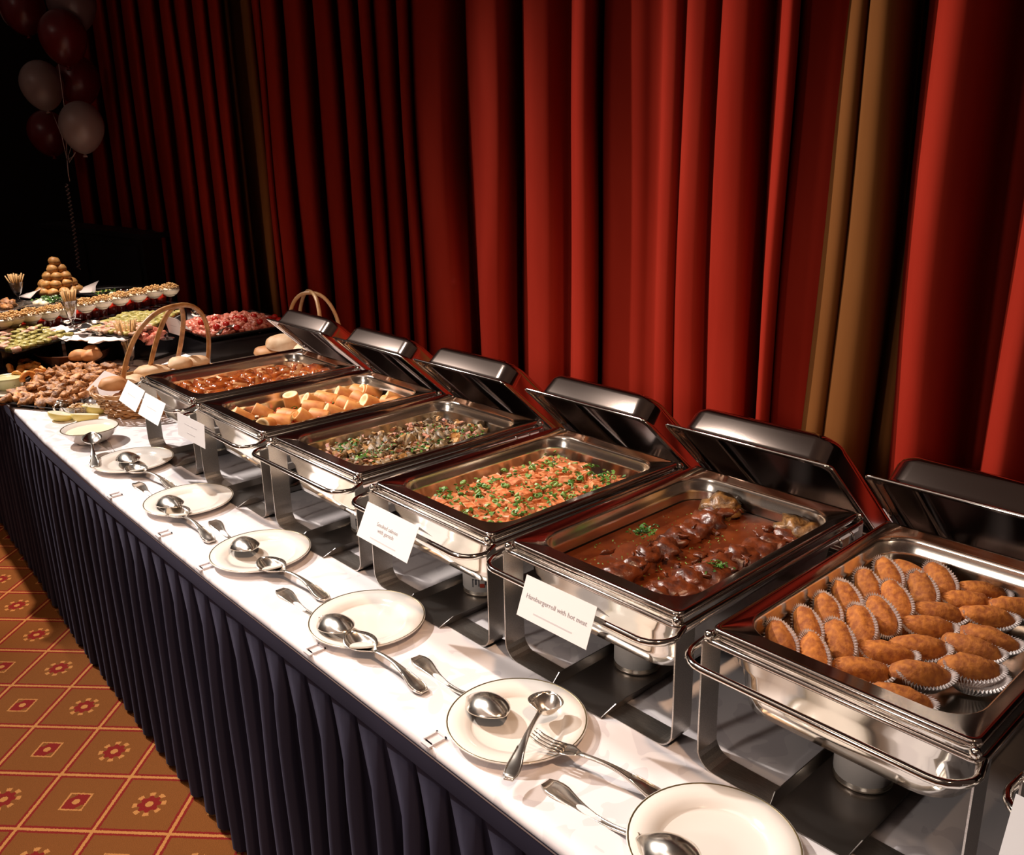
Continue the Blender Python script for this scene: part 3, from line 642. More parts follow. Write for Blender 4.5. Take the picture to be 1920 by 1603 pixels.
# ------------------------------------------------------------------ croquettes (dish 6)
CRD = [mesh_data('croquette', *blob(180+s, (.039, .0192, .0192), 3, .08, 3.0, sq=.12), 'crumb_crust') for s in range(6)]
def case_data():
    n = 96; loops = []
    for k, (sc, z) in enumerate([(.70, 0), (.72, .0006), (.86, .010), (1.06, .023)]):
        loops.append([((.036*sc+(.0012*k*(1 if j % 2 else -1) if k > 1 else 0)*.8)*cos(2*pi*j/n), (.0175*sc+(.0010*k*(1 if j % 2 else -1) if k > 1 else 0))*sin(2*pi*j/n), z+(.004*cos(4*pi*j/n) if k == 3 else 0)) for j in range(n)])
    return mesh_data('paper_case', *loft(loops, True, True, False), 'fluted_paper', smooth=False)
CSD = case_data()
CQ = [(550, 625, 0), (670, 565, 0), (760, 500, 0), (845, 435, 0), (945, 385, 0), (1035, 330, 0), (1135, 300, 1), (1270, 350, 0), (600, 715, 1), (700, 690, 0), (815, 625, 0), (915, 555, 0), (1005, 510, 0), (1070, 440, 0), (1190, 395, 0),
      (905, 730, 2), (1015, 655, 2), (1165, 628, 2), (1200, 535, 2), (1250, 475, 2), (1380, 425, 2), (1450, 380, 2), (840, 815, 2), (1175, 745, 2), (1400, 715, 2), (1410, 630, 3), (1490, 590, 3), (1475, 490, 2), (1600, 450, 2), (1085, 855, 3), (1010, 900, 3)]
def cq_label(i):
    g = lambda c: 0 if c[2] == 0 or c[0] < 750 else (1 if c[0] < 1260 else 2)
    me = CQ[i]; same = sorted([c for c in CQ if g(c) == g(me)], key=lambda c: c[0]*.5-c[1])
    return ORD[same.index(me)], ['left group', 'middle group', 'right group'][g(me)]
for i, (cx, cy, m) in enumerate(CQ):
    p = at(1240+cx/2.4176, 940+cy/2.4176, .942); u, v = DLOC(6, p)
    if not (-.122 < u < .122 and .055 < v < .47): u = max(-.118, min(.118, u)); v = max(.06, min(.46, v))
    az = {0: radians(-40), 1: radians(-10), 2: radians(42), 3: radians(20)}[m]+rg.uniform(-.1, .1); pit = {0: radians(28), 1: radians(10), 2: radians(4), 3: radians(6)}[m]+rg.uniform(-.06, .06)
    o = obj('croquette', CRD[i % 6], None, DW(6, u, v, .177 if m else .184), (rg.uniform(0, 6), pit, az))
    tag(o, '%s breaded croquette from the front in the %s of the nearest full dish' % cq_label(i), 'croquette', 'croquettes in the sixth dish')
    ro = Euler((radians(14 if m else 40), pit*.6, az)).to_matrix()
    o2 = obj('paper_case', CSD, None, DW(6, u, v, .161 if m else .166)+(Vector((.004, .003, 0)) if m else Vector((.008, .009, .006))), ro.to_euler(), (1, 1.1, 1) if m else (1.08, 1.1, 1.25)); tag(o2, 'fluted paper case under the %s croquette from the front in the %s' % cq_label(i), 'paper case', 'paper cases under the croquettes')
p = at(1240+1430/2.4176, 940+790/2.4176, .925); o2 = obj('paper_case', CSD, None, (p.x, p.y, .905), (radians(20), 0, radians(35))); tag(o2, 'empty white fluted paper case at the right of the croquettes', 'paper case')

# ------------------------------------------------------------------ plates, cutlery
PLD = MB().add(lathe([(.0001, .004), (.05, .004), (.052, .0), (.058, .0), (.060, .004), (.072, .007), (.1085, .0165), (.1095, .0180), (.1085, .0195), (.090, .0162), (.0755, .0140), (.0715, .0090), (.066, .0072), (.03, .0066), (.0001, .0066)], 56)).data('dish', 'porcelain')
GBD = MB().add(lathe([(.1058, .01905), (.1066, .0196), (.1078, .0198), (.1082, .0193)], 56)).data('gilt_band', 'gilt')
PL = [((-.539, .800), 'white plate with a dark gilt band, cut by the bottom edge of the photo'), ((-.899, .792), 'white plate under the ladle and the fork, with a dark gilt band'),
      ((-1.323, .798), 'white plate with two spoons, in front of the gravy dish card'), ((-1.739, .794), 'white plate with two spoons in front of the mushroom skewer dish'),
      ((-2.146, .805), 'white plate with two spoons in front of the bread roll dish'), ((-2.557, .818), 'white plate with two spoons, nearest the cream sauce bowl')]
for (x, y), lb in PL:
    t = thing('plate', lb, 'plate', (x, y, TZ+.0005), group='plates for serving spoons'); obj('dish', PLD, t); obj('gilt_band', GBD, t)
def cut_loft(S_, W_, D_, Z_, T_, n=8):
    loops = []
    for s, w, d, z, th in zip(S_, W_, D_, Z_, T_):
        top_ = [(s, w*(2*j/n-1), z-d*(1-(2*j/n-1)**2)) for j in range(n+1)]
        bot = [(s, w*(2*j/n-1)*.98, z-d*(1-(2*j/n-1)**2)-th) for j in range(n, -1, -1)]
        loops.append(top_+bot)
    return loft(loops)
def spoon_parts(bw=.0255, bl=.076, bd=.014, ladle=False):
    S_, W_, D_, Z_, T_ = [], [], [], [], []
    for i in range(15):
        f_ = i/14; a = pi*f_; w = max(.0042 if f_ > .5 else 0, bw*[.10, .46, .68, .83, .93, .99, 1.02, 1.02, .98, .91, .80, .66, .49, .32, .165][i]); dp = bd*max(0, sin(a))**.9
        S_.append(bl*f_); W_.append(w if f_ < 1 else .0045); D_.append(dp); Z_.append(.010+.004*f_+.003*(1-sin(pi*f_))*(1-f_)); T_.append(.0014)
    W_[-1] = .0042
    b = MB().add(cut_loft(S_, W_, D_, Z_, T_)).data('bowl', 'silver')
    n = 16; S_, W_, D_, Z_, T_ = [], [], [], [], []
    Wp = [.0042, .0036, .0032, .0032, .0034, .0037, .0041, .0047, .0055, .0066, .0080, .0098, .0116, .0124, .0112, .0070]
    for i in range(n):
        f_ = i/(n-1); S_.append(bl+(.205-bl)*f_); W_.append(Wp[i]); D_.append(-.0012 if i < 15 else -.0004); Z_.append(.014+.006*sin(pi*min(1, f_*1.25))-.008*f_**2); T_.append(.0026)
    h = MB().add(cut_loft(S_, W_, D_, Z_, T_))
    edge = [(S_[i], W_[i]*.86, Z_[i]+.0012) for i in range(9, 16)]+[(S_[i], -W_[i]*.86, Z_[i]+.0012) for i in range(15, 8, -1)]
    h.add(tube(edge, .0011, 5)); h = h.data('handle', 'silver')
    return b, h
SPB, SPH = spoon_parts(); LDB, LDH = spoon_parts(.029, .054, .024, True)
def fork_parts():
    mb = MB()
    for q in range(4):
        y = (q-1.5)*.0062
        mb.add(loft([[(s, y+dy*w, z+dz*.0011) for dy, dz in ((-1, -1), (1, -1), (1, 1), (-1, 1))] for s, z, w in ((0, .012, .0007), (.012, .0075, .0016), (.03, .006, .0018), (.048, .009, .0021))]))
    mb.add(cut_loft([.046, .052, .060, .068, .074], [.0115, .0125, .0115, .007, .0042], [.001, .002, .002, .001, -.001], [.009, .0105, .0125, .0138, .0142], [.0018]*5))
    return mb.data('tines', 'silver')
FKD = fork_parts()
def cutlery(kind, label, tip, end, flip, roll=0):
    tip, end = Vector(tip), Vector(end); d = end-tip; Ls = d.length/.205; X = d.normalized()
    Y = Vector((0, 0, 1)).cross(X).normalized(); Z = X.cross(Y)
    if flip: Y, Z = -Y, -Z
    m = Matrix((X, Y, Z)).transposed() @ Matrix.Rotation(roll, 3, 'X')
    nm = {'spoon': 'serving_spoon', 'ladle': 'gravy_ladle', 'fork': 'serving_fork'}[kind]
    t = thing(nm, label, kind, tip-Vector((0, 0, 0)), m.to_euler(), {'spoon': 'silver serving spoons on the plates'}.get(kind))
    s = max(.85, min(1.25, Ls)); t.scale = (Ls, s, s)
    a, b = {'spoon': (SPB, SPH), 'ladle': (LDB, LDH), 'fork': (FKD, SPH)}[kind]
    obj('tines' if kind == 'fork' else 'bowl', a, t); h = obj('handle', b, t)
    if kind == 'fork': h.location.x = -.004
    return t
ZP = TZ+.018
SP = [  # label, tip px, end px, z tip, z end, flip
 ('silver spoon lying face down at the bottom edge of the photo, over the cut-off plate', (1310, 1625), (1022, 1468), .781, .754, True),
 ('silver spoon lying face down on the left of the ladle plate', (945, 1342), (778, 1233), .781, .754, True),
 ('silver spoon lying face down on the left of the plate before the gravy dish card', (652, 1184), (524, 1106), .781, .754, True),
 ('silver spoon lying face up on the right of the plate before the gravy dish card', (654, 1196), (796, 1303), .766, .752, False),
 ('silver spoon lying face down on the left of the plate before the mushroom skewer dish', (471, 1031), (398, 977), .781, .754, True),
 ('silver spoon lying face up on the right of the plate before the mushroom skewer dish', (489, 1056), (614, 1129), .766, .752, False),
 ('silver spoon lying face down on the left of the plate before the bread roll dish', (332, 950), (254, 906), .781, .754, True),
 ('silver spoon lying face up on the right of the plate before the bread roll dish', (321, 957), (398, 1020), .766, .752, False),
 ('silver spoon lying face down on the plate nearest the cream sauce bowl', (250, 866), (190, 826), .781, .754, True),
 ('silver spoon lying face up on the plate nearest the cream sauce bowl', (242, 879), (328, 920), .766, .752, False)]
for lb, a, b, za, zb, fl in SP: cutlery('spoon', lb, at(*a, za)+Vector((0, 0, .0145 if fl else 0)), at(*b, zb)+Vector((0, 0, .007 if fl else 0)), fl)
cutlery('ladle', 'small silver ladle lying across the plate with its end towards the viewer', at(1032, 1308, .782), at(953, 1468, .772), False)
cutlery('fork', 'silver serving fork with its tines on the ladle plate', at(998, 1386, .778), at(1254, 1510, .753), False)
# cream sauce bowl and its ladle
p = at(170, 812, .78); BX, BY = p.x, p.y
t = thing('sauce_bowl', 'white bowl of cream sauce with a dark line round its rim', 'bowl', (BX, BY, TZ))
MB().add(lathe([(.0001, .004), (.034, .004), (.036, 0), (.040, 0), (.042, .004), (.066, .024), (.082, .047), (.084, .049), (.081, .050), (.062, .030), (.04, .014), (.0001, .012)], 40)).make('dish', 'porcelain', t)
MB().add(lathe([(.0806, .0497), (.0815, .0507), (.0828, .0507), (.0836, .0495)], 40)).make('gilt_band', 'gilt', t)
o = MB().add(lathe([(.070, .038), (.05, .0385), (.0001, .0388)], 32)).make('cream_sauce', 'cream', loc=(BX, BY, TZ)); tag(o, 'pale cream sauce in the white bowl at the table front', 'sauce', kind='stuff')
cutlery('spoon', 'silver spoon dipped in the cream sauce, handle towards the viewer', at(172, 818, .795), at(178, 880, .762), False)

# ------------------------------------------------------------------ name cards hung over the handles
def text_data(s, size):
    cu = bpy.data.curves.new('lettering', 'FONT'); cu.body = s; cu.size = size; cu.align_x = 'CENTER'; cu.align_y = 'CENTER'; cu.extrude = .00008; cu.resolution_u = 2
    to = bpy.data.objects.new('lettering', cu); COL.objects.link(to)
    me = bpy.data.meshes.new_from_object(to.evaluated_get(bpy.context.evaluated_depsgraph_get())); bpy.data.objects.remove(to); return me
def card(label, tl, tr, bl, lines, ztop=.974, drop=.060, back=.038, cat='card'):
    A = at(*tl, ztop); B = at(*tr, ztop); C = at(*bl, ztop-drop)
    X = (B-A); w = X.length; X.normalize(); D = C-A; D = D-X*D.dot(X); h = D.length; D.normalize(); Nn = X.cross(-D).normalized()
    root = (A+B)/2; m = Matrix((X, -D, Nn)).transposed()
    t = thing('name_card', label, cat, root, m.to_euler())
    th = .0005; mb = MB().add(box((0, -h/2, 0), (w, h, th)))
    # the rear leaf, folded over the handle rod
    bd_ = (m.inverted() @ Vector((0, 1.0, -1)).normalized()); mx = Matrix.Translation((0, 0, 0)); q = bd_*back
    V = [(-w/2, 0, 0), (w/2, 0, 0), (w/2, q.y, q.z), (-w/2, q.y, q.z)]; V += [(x, y, z-th) for x, y, z in V]
    mb.add((V, [(0, 3, 2, 1), (4, 5, 6, 7), (0, 1, 5, 4), (1, 2, 6, 5), (2, 3, 7, 6), (3, 0, 4, 7)])); fp = mb.make('folded_paper', 'paper', t, smooth=False)
    for s, size, yy, mt in lines:
        if s:
            me = text_data(s, size); me.materials.clear(); me.materials.append(MT[mt]); o = obj('lettering', me, fp, (0, -h*yy, .0005))
        else: MB().add(box((0, -h*yy, .0004), (w*size, .0022, .0002))).make('printed_line', mt, fp, smooth=False)
    return t
card('large white name card on the gravy dish handle, reading Hamburgerroll with hot meat', (988, 1077), (1120, 1138), (955, 1145), [('Hamburgerroll with hot meat', .0105, .46, 'print_ink'), (None, .55, .80, 'faint_ink')])
card('white name card on the salmon dish handle, reading Smoked salmon with garnish', (690, 940), (786, 988), (673, 1006), [('Smoked salmon\nwith garnish', .0105, .52, 'print_ink'), (None, .5, .86, 'faint_ink')])
card('white name card on the bread roll dish handle', (332, 772), (383, 797), (329, 812), [(None, .45, .35, 'faint_ink'), (None, .3, .7, 'faint_ink')])
card('left one of the two white name cards touching on the farthest dish', (240, 712), (272, 733), (220, 748), [(None, .45, .5, 'faint_ink')], drop=.055)
card('right one of the two white name cards touching on the farthest dish', (273, 736), (311, 757), (256, 774), [(None, .45, .5, 'faint_ink')], drop=.055)
card('white name card on the dish cut off at the right edge', (1905, 1488), (2010, 1540), (1868, 1600), [], drop=.065)

# ------------------------------------------------------------------ bread baskets
def basket(label, c, a, b, rz, h, feet, topz, seed, cane, hr=.0085):
    t = thing('bread_basket', label, 'basket', (c[0], c[1], TZ), (0, 0, rz), 'bread baskets with hooped handles')
    mb = MB(); ns = 26; rg_ = random.Random(seed)
    for k in range(int(h/.0095)):
        z = .008+k*.0095; f_ = .78+.22*(z/h)**.7; ph = k % 2
        pts = [((a*f_+.0045*(1 if (j+ph) % 2 else -1))*cos(2*pi*j/(2*ns)*1), (b*f_+.0045*(1 if (j+ph) % 2 else -1))*sin(2*pi*j/(2*ns)), z+rg_.uniform(-.0018, .0018)) for j in range(2*ns)]
        mb.add(tube(pts, .0042, 5, True))
    w_ = mb.make('weave', 'wicker', t)
    mb = MB()
    for j in range(ns):
        an = 2*pi*j/ns; mb.add(tube([(a*.76*cos(an), b*.76*sin(an), .003), (a*cos(an), b*sin(an), h)], .003, 5))
    mb.make('stakes', 'wicker', w_)
    mb = MB()
    for k in range(3): mb.add(tube([((a+.004)*cos(2*pi*j/40)+.005*cos(2*pi*j/5+k*2.1), (b+.004)*sin(2*pi*j/40)+.005*cos(2*pi*j/5+k*2.1)*.6, h+.004+.005*sin(2*pi*j/5+k*2.1)) for j in range(40)], .005, 6, True))
    mb.make('rim', 'wicker', w_)
    MB().add(lathe([(.0001, .004), (.77, .004), (.77, .010), (.0001, .010)], 32, sx=a, sy=b)).make('base', 'wicker', t)
    inv = (Matrix.Translation((c[0], c[1], TZ)) @ Matrix.Rotation(rz, 4, 'Z')).inverted()
    for (p0, p1, tp) in feet:
        p0, p1, tp = Vector(p0), Vector(p1), Vector(tp); m = (p0+p1)/2; ax = (p1-p0)/2; u_ = tp-m; pts = []
        for i in range(25):
            an = pi-pi*i/24; ca, sa = cos(an), sin(an); pts.append(inv @ (m+ax*math.copysign(abs(ca)**.82, ca)+u_*(sa**.85)))
        MB().add(tube(pts, hr, 8)).make('handle', cane, t)
    return t
F1, F2, F3, F4 = at(229, 728, .835), at(279, 700, .84), at(389, 682, .84), at(332, 680, .84)
tp = at(326, 574, 1.09)
basket('bread basket with two tall cane hoops at the far left of the dishes', (-3.13, 1.13), .17, .235, .32, .085, [(F1, F3, tp+Vector((.0, .0, 0))), (F2, F4, tp+Vector((-.012, .012, -.004)))], 0, 3, 'wicker')
c2 = Vector((-3.12, 1.80))
q = [aty(533, 640, 1.70), aty(600, 660, 1.74), aty(648, 672, 1.82), aty(575, 640, 1.88), aty(583, 549, 1.79)]
basket('rear bread basket with pale cane hoops, half hidden behind the farthest lid', (-3.08, 1.78), .16, .13, .1, .08, [(Vector((q[0].x, 1.72, .83)), Vector((q[2].x-.01, 1.82, .83)), q[4]), (Vector((q[3].x, 1.84, .83)), Vector((q[1].x, 1.74, .83)), q[4]+Vector((0, 0, .004)))], 0, 5, 'pale_cane', .0075)
def bun(label, p, s, rz, m, seed, grp=None, rx=0):
    V, F = blob(seed, s, 3, .05, 1.5); V = [Vector((v.x, v.y, v.z if v.z > 0 else v.z*.6)) for v in V]
    V = [v-Vector((0, 0, .12*s[2]*max(0, 1-abs(v.y)/(s[1]*.14)) if v.z > 0 else 0)) for v in V]
    tag(obj('bread_roll', mesh_data('bread_roll', V, F, m), None, p, (rx, 0, rz)), label, 'bread roll', grp)
bun('orange-crusted bread roll at the near left of the front basket', at(213, 722, .858), (.05, .038, .032), .8, 'bread_dark', 1, 'rolls in the front basket')
bun('pale flat bread roll behind the name cards in the front basket', at(252, 716, .85), (.055, .04, .026), .3, 'bread', 2, 'rolls in the front basket')
bun('long pale bread roll in the middle of the front basket', at(285, 697, .852), (.066, .038, .027), .9, 'bread', 3, 'rolls in the front basket')
bun('pale bread roll between the two hoops of the front basket', at(338, 683, .855), (.05, .038, .030), .4, 'bread', 4, 'rolls in the front basket')
bun('pale bread roll at the back right of the front basket', at(368, 679, .852), (.05, .038, .026), .9, 'bread', 5, 'rolls in the front basket')
for i_, (px_, py_) in enumerate([(232, 752), (262, 735), (300, 716)]):
    bun('bread roll low in the front basket, %s' % ['at its near end', 'in its middle', 'at its far end'][i_], at(px_, py_, .80), (.055, .045, .03), .7*i_, 'bread', 20+i_, 'rolls in the front basket')
bun('plump pale bread roll in front of the rear basket, left of the lid', aty(532, 646, 1.62), (.075, .055, .042), .5, 'bread', 6, 'rolls in the rear basket')
bun('pale bread roll half hidden under the farthest lid', aty(574, 660, 1.60), (.06, .045, .036), -.3, 'bread', 7, 'rolls in the rear basket')
bun('brown bread roll barely showing behind the farthest pan', aty(502, 662, 1.58), (.06, .045, .03), .3, 'bread_dark', 8, 'rolls in the rear basket')
q_ = napk = MB().add(box((0, 0, 0), (.10, .10, .002))).make('napkin', 'napkin', loc=at(203, 722, .845), rot=(.5, .3, .6), smooth=False); tag(q_, 'white paper napkin corner sticking out of the front basket', 'napkin')

# ------------------------------------------------------------------ far end: patties, sauces, risers
def flat_tray(name, label, A, B, Cc, D, z, mt, h=.018, cat='tray', group=None):
    P = [Vector((p.x, p.y)) for p in (A, B, Cc, D)]; c = sum(P, Vector((0, 0)))/4; mb = MB()
    def ring(k, zz): return [(c.x+(p.x-c.x)*k, c.y+(p.y-c.y)*k, zz) for p in P]
    mb.add(loft([ring(.90, z), ring(.99, z+h*.8), ring(1.04, z+h), ring(1.035, z+h*.8), ring(.98, z+h*.7), ring(.9, z+.003)], True, True, True))
    o = mb.make(name, mt, smooth=False); tag(o, label, cat, group); return o
TA = [at(3, 756, .765), at(116, 690, .765), at(240, 694, .765), at(132, 768, .765)]
flat_tray('serving_tray', 'black tray heaped with browned patties at the table corner', *TA, TZ+.001, 'tray_black')
PP = [mesh_data('browned_patty', *blob(200+s, (.026, .020, .015), 2, .5, 3.2), 'pork_patty') for s in range(5)]
def quad_pt(Q, s, t): return (Q[0]*(1-s)+Q[3]*s)*(1-t)+(Q[1]*(1-s)+Q[2]*s)*t
for a in range(9):
    for b in range(11):
        for ly in range(2):
            if ly and (a in (0, 8) or b in (0, 10) or rg.random() < .3): continue
            p = quad_pt(TA, (a+.5+rg.uniform(-.25, .25))/9, (b+.5+rg.uniform(-.25, .25))/11)
            o = obj('browned_patty', PP[(a+b) % 5], None, (p.x, p.y, TZ+.022+ly*.018+rg.uniform(0, .006)), (rg.uniform(-.5, .5), rg.uniform(-.5, .5), rg.uniform(0, 6)))
            tag(o, 'browned patty on the corner tray, %s row, %s along, %s layer' % (ORD[a], ORD[b], ['lower', 'upper'][ly]), 'patty', 'browned patties on the corner tray')
# crumb bowl with lemons
p = at(150, 768, .765)
t = thing('glass_bowl', 'small clear glass bowl of nut crumbs beside the lemon halves', 'bowl', (p.x, p.y, TZ))
MB().add(lathe([(.0001, .002), (.03, .002), (.045, .012), (.058, .035), (.061, .038), (.059, .038), (.043, .015), (.028, .006), (.0001, .005)], 28)).make('glass', 'glass', t)
tag(scatter('nut_crumbs', 260, lambda: ((lambda a, r: Vector((p.x+r*cos(a), p.y+r*sin(a), TZ+.016+.02*rg.random()*(1.2-r/.05))))(rg.uniform(0, 6.3), .044*sqrt(rg.random())), None), .0058, ['nut_crumb', 'pale_bits', 'nut_crumb'], rg=rg), 'chopped nut crumbs in the small glass bowl', 'crumbs', kind='stuff')
def lemon(label, px, py, rz, s=.034):
    p = at(px, py, .765); t = thing('lemon_half', label, 'lemon', (p.x, p.y, TZ+.021), (radians(-12), radians(6), rz), 'lemon halves by the sauce bowl')
    MB().add(lathe([(.0001, -.022), (.012, -.021), (.024, -.016), (.032, -.006), (.034, .004), (.0335, .006)], 24, sx=1.3)).make('peel', 'lemon_peel', t)
    MB().add(lathe([(.0335, .006), (.031, .0068), (.028, .0062), (.0001, .0062)], 24, sx=1.3)).make('flesh', 'lemon_flesh', t)
lemon('lemon half lying left of the glass crumb bowl', 114, 781, .5); lemon('lemon half lying in front of the glass crumb bowl', 160, 783, 1.0); lemon('lemon half behind the others, touching the basket', 178, 768, .6)
p = at(132, 745, .79)
for q in range(2):
    cutlery('spoon', ['small spoon leaning into the glass crumb bowl', 'second small spoon leaning into the patty tray beside the crumb bowl'][q], at(118+8*q, 752, .79), at(104+14*q, 774, .755), False)
# fried rings
flat_tray('serving_tray', 'dark tray of fried dough rings at the left photo edge', at(-30, 700, .775), at(60, 668, .775), at(98, 684, .775), at(28, 722, .775), .762, 'tray_black', .015)
for i_, (px_, py_, s_) in enumerate([(52, 688, 1.0), (47, 676, .7), (68, 680, .5), (83, 690, .55), (71, 695, .5), (52, 706, .8), (20, 690, .7), (34, 700, .6)]):
    p = at(px_, py_, .80); r_ = .030*s_; nn = 14
    o = MB().add(tube([(r_*cos(2*pi*j/nn*.88), r_*sin(2*pi*j/nn*.88), 0) for j in range(nn)], [.013*s_*(1+.2*sin(j*2)) for j in range(nn)], 8)).make('fried_ring', 'cookie_ring', loc=(p.x, p.y, .79), rot=(.3*i_, .2, i_))
    tag(o, 'golden fried dough ring, %s on its dark tray' % ['largest', 'upper', 'small, upper right', 'rightmost', 'small, lower right', 'lowest', 'leftmost', 'small, lower left'][i_], 'fried ring', 'fried rings on the dark tray')
p = at(16, 712, .79); t = thing('dip_bowl', 'round bowl of pale green dip at the left photo edge', 'bowl', (p.x, p.y, TZ))
MB().add(lathe([(.0001, .0), (.03, .0), (.045, .014), (.056, .045), (.058, .052), (.055, .052), (.05, .044)], 28)).make('dish', 'green_sauce', t)
MB().add(lathe([(.0515, .046), (.03, .049), (.0001, .050)], 28)).make('dip', 'green_sauce', t)
p = at(18, 738, .75); tag(MB().add(lathe([(.0001, .001), (.04, .001), (.065, .006), (.066, .008), (.04, .004), (.0001, .003)], 28)).make('saucer', 'porcelain', loc=(p.x, p.y, TZ)), 'white saucer under the green dip bowl', 'saucer')
# copper bowl of rolls under the raised tray
p = at(140, 672, .78); t = thing('roll_bowl', 'wide dark copper bowl under the raised green canape tray', 'bowl', (p.x, p.y, TZ), (0, 0, .5))
MB().add(lathe([(.0001, .004), (.06, .004), (.10, .012), (.13, .035), (.145, .065), (.149, .068), (.146, .070), (.13, .042), (.10, .02), (.0001, .012)], 36)).make('dish', 'copper_bowl', t)
for i_, (px_, py_) in enumerate([(172, 660), (150, 668), (172, 668)]):
    bun('orange-brown roll in the dark copper bowl, %s' % ['uppermost', 'left one', 'right one'][i_], at(px_, py_, .815), (.045, .034, .03), i_, 'bread_dark', 30+i_, 'rolls in the copper bowl')
# raised canape tray 1 on a riser
def riser(label, c, d, rz, grp='black display risers'):
    t = thing('display_riser', label, 'riser', (c[0], c[1], TZ), (0, 0, rz), grp); h = d[2]
    for sx in (-1, 1):
        MB().add(box((sx*(d[0]/2-.004), 0, h/2), (.008, d[1], h))).make('side_panel', 'pane_black', t, smooth=False)
        MB().add(box((0, sx*(d[1]/2-.004), h/2), (d[0]-.017, .008, h))).make('side_panel', 'pane_black', t, smooth=False)
    MB().add(box((0, 0, h+.0045), (d[0]+.012, d[1]+.012, .009))).make('top', 'pane_black', t, smooth=False)
CT = [at(-40, 652, .865), at(45, 608, .865), at(140, 633, .865), at(30, 664, .865)]
cc = sum(CT, Vector((0, 0, 0)))/4
riser('black riser under the green canape tray at the left photo edge', (cc.x-.05, cc.y-.02), (.22, .26, .098), .3)
flat_tray('serving_tray', 'dark raised tray of green canapes at the left photo edge', *CT, .860, 'tray_black', .012)
CN = [mesh_data('green_canape', *rcube((.034, .034, .018), 220+s, .12, .3), 'green_canape') for s in range(3)]
CPk = [mesh_data('pink_canape', *rcube((.034, .034, .018), 225+s, .12, .3), 'pink_canape') for s in range(3)]
for a in range(7):
    for b in range(8):
        p = quad_pt(CT, (a+.5)/7, (b+.5)/8); o = obj('canape', (CN if rg.random() < .75 else CPk)[(a+b) % 3], None, (p.x+rg.uniform(-.005, .005), p.y+rg.uniform(-.005, .005), .876+rg.uniform(0, .003)), (rg.uniform(-.2, .2), rg.uniform(-.2, .2), rg.uniform(-.6, .6)+.4), (rg.uniform(.8, 1.1),)*3); tag(o, 'mottled canape on the left edge tray, %s row, %s along' % (ORD[a], ORD[b]), 'canape', 'green canapes on the left tray')
CT2 = [at(165, 625, .885), at(235, 592, .885), at(345, 588, .885), at(250, 636, .885)]
cc = sum(CT2, Vector((0, 0, 0)))/4
riser('black riser under the pink and green canape tray', (cc.x-.04, cc.y+.02), (.24, .26, .118), .2)
flat_tray('serving_tray', 'dark raised tray of pink and green canapes behind the round hoops', *CT2, .880, 'tray_black', .012)
for a in range(9):
    for b in range(11):
        p = quad_pt(CT2, (a+.5)/9, (b+.5)/11); g = b > 4 or rg.random() < .3; o = obj('canape', (CN if g else CPk)[(a+b) % 3], None, (p.x+rg.uniform(-.005, .005), p.y+rg.uniform(-.005, .005), .896+rg.uniform(0, .003)), (rg.uniform(-.2, .2), rg.uniform(-.2, .2), rg.uniform(-.6, .6)+.4), (rg.uniform(.8, 1.1),)*3); tag(o, '%s canape on the tray behind the basket hoops, %s row, %s along' % ('green-topped' if g else 'pink-topped', ORD[a], ORD[b]), 'canape', 'green canapes on the hoop tray' if g else 'pink canapes on the hoop tray')
# white napkins and silver spoons in the middle
for i_, (px_, py_, w_, rz_) in enumerate([(150, 632, .16, .5), (185, 622, .17, .9), (115, 620, .14, .2), (205, 640, .15, 1.2)]):
    p = at(px_, py_, .872); V = []; nn = 8; F = []
    for a in range(nn+1):
        for b in range(nn+1): V.append(((a/nn-.5)*w_, (b/nn-.5)*w_*.7, .012*noise.noise(Vector((a*.5+i_*5, b*.5, 0)))))
    for a in range(nn):
        for b in range(nn): F.append((a*(nn+1)+b, (a+1)*(nn+1)+b, (a+1)*(nn+1)+b+1, a*(nn+1)+b+1))
    o = obj('napkin', mesh_data('napkin', V, F, 'napkin'), None, (p.x, p.y, .872+.004*i_), (0, 0, rz_)); tag(o, 'crumpled white napkin %s between the canape trays' % ['in front of the stick glass', 'under the silver spoons', 'farthest left', 'nearest the basket hoops'][i_], 'napkin', 'white napkins between the canape trays'); o.modifiers.new('t', 'SOLIDIFY').thickness = .002
cc = at(170, 632, .86); riser('black riser under the white napkins between the canape trays', (cc.x-.03, cc.y+.03), (.15, .2, .105), .6)
for i_, (a_, b_) in enumerate([((172, 607), (206, 622)), ((140, 612), (178, 612)), ((150, 622), (190, 630)), ((190, 612), (228, 616)), ((120, 608), (150, 600))]):
    cutlery('spoon', 'silver tasting spoon on the white napkins, %s' % ['long and bright in the middle', 'behind the stick glass', 'nearest the viewer', 'farthest right', 'farthest left'][i_], at(*a_, .886), at(*b_, .886), False)
# stick glasses
def stick_glass(label, base, h, r, n, seed, mt='skewer_wood'):
    t = thing('stick_glass', label, 'glass', base, (0, 0, 0), 'glasses of wooden sticks')
    MB().add(lathe([(.0001, .001), (r*.9, .001), (r*.9, .004), (.006, .010), (.005, .03), (r*.45, .045), (r*.7, h*.5), (r*.95, h*.72), (r*.91, h*.72), (r*.66, h*.5), (r*.4, .05), (.0001, .045)], 24)).make('glass', 'glass', t)
    r_ = random.Random(seed)
    for q in range(n):
        a = r_.uniform(0, 6.3); k = sqrt(r_.random())
        o = MB().add(tube([(r*.25*k*cos(a), r*.25*k*sin(a), .052), (r*1.15*k*cos(a), r*1.15*k*sin(a), h*(.93+.09*r_.random()))], .0032, 5)).make('wooden_stick', mt, loc=base)
        tag(o, 'thin wooden stick standing in the %s' % label.split(',')[0], 'stick', 'sticks in the '+label.split(',')[0])
stick_glass('tall glass of sticks beside the left basket hoop, on the table', at(247, 690, TZ), .20, .038, 26, 1)
stick_glass('tall glass of sticks before the dessert glasses, on a riser', at(138, 614, .875), .165, .036, 30, 2)
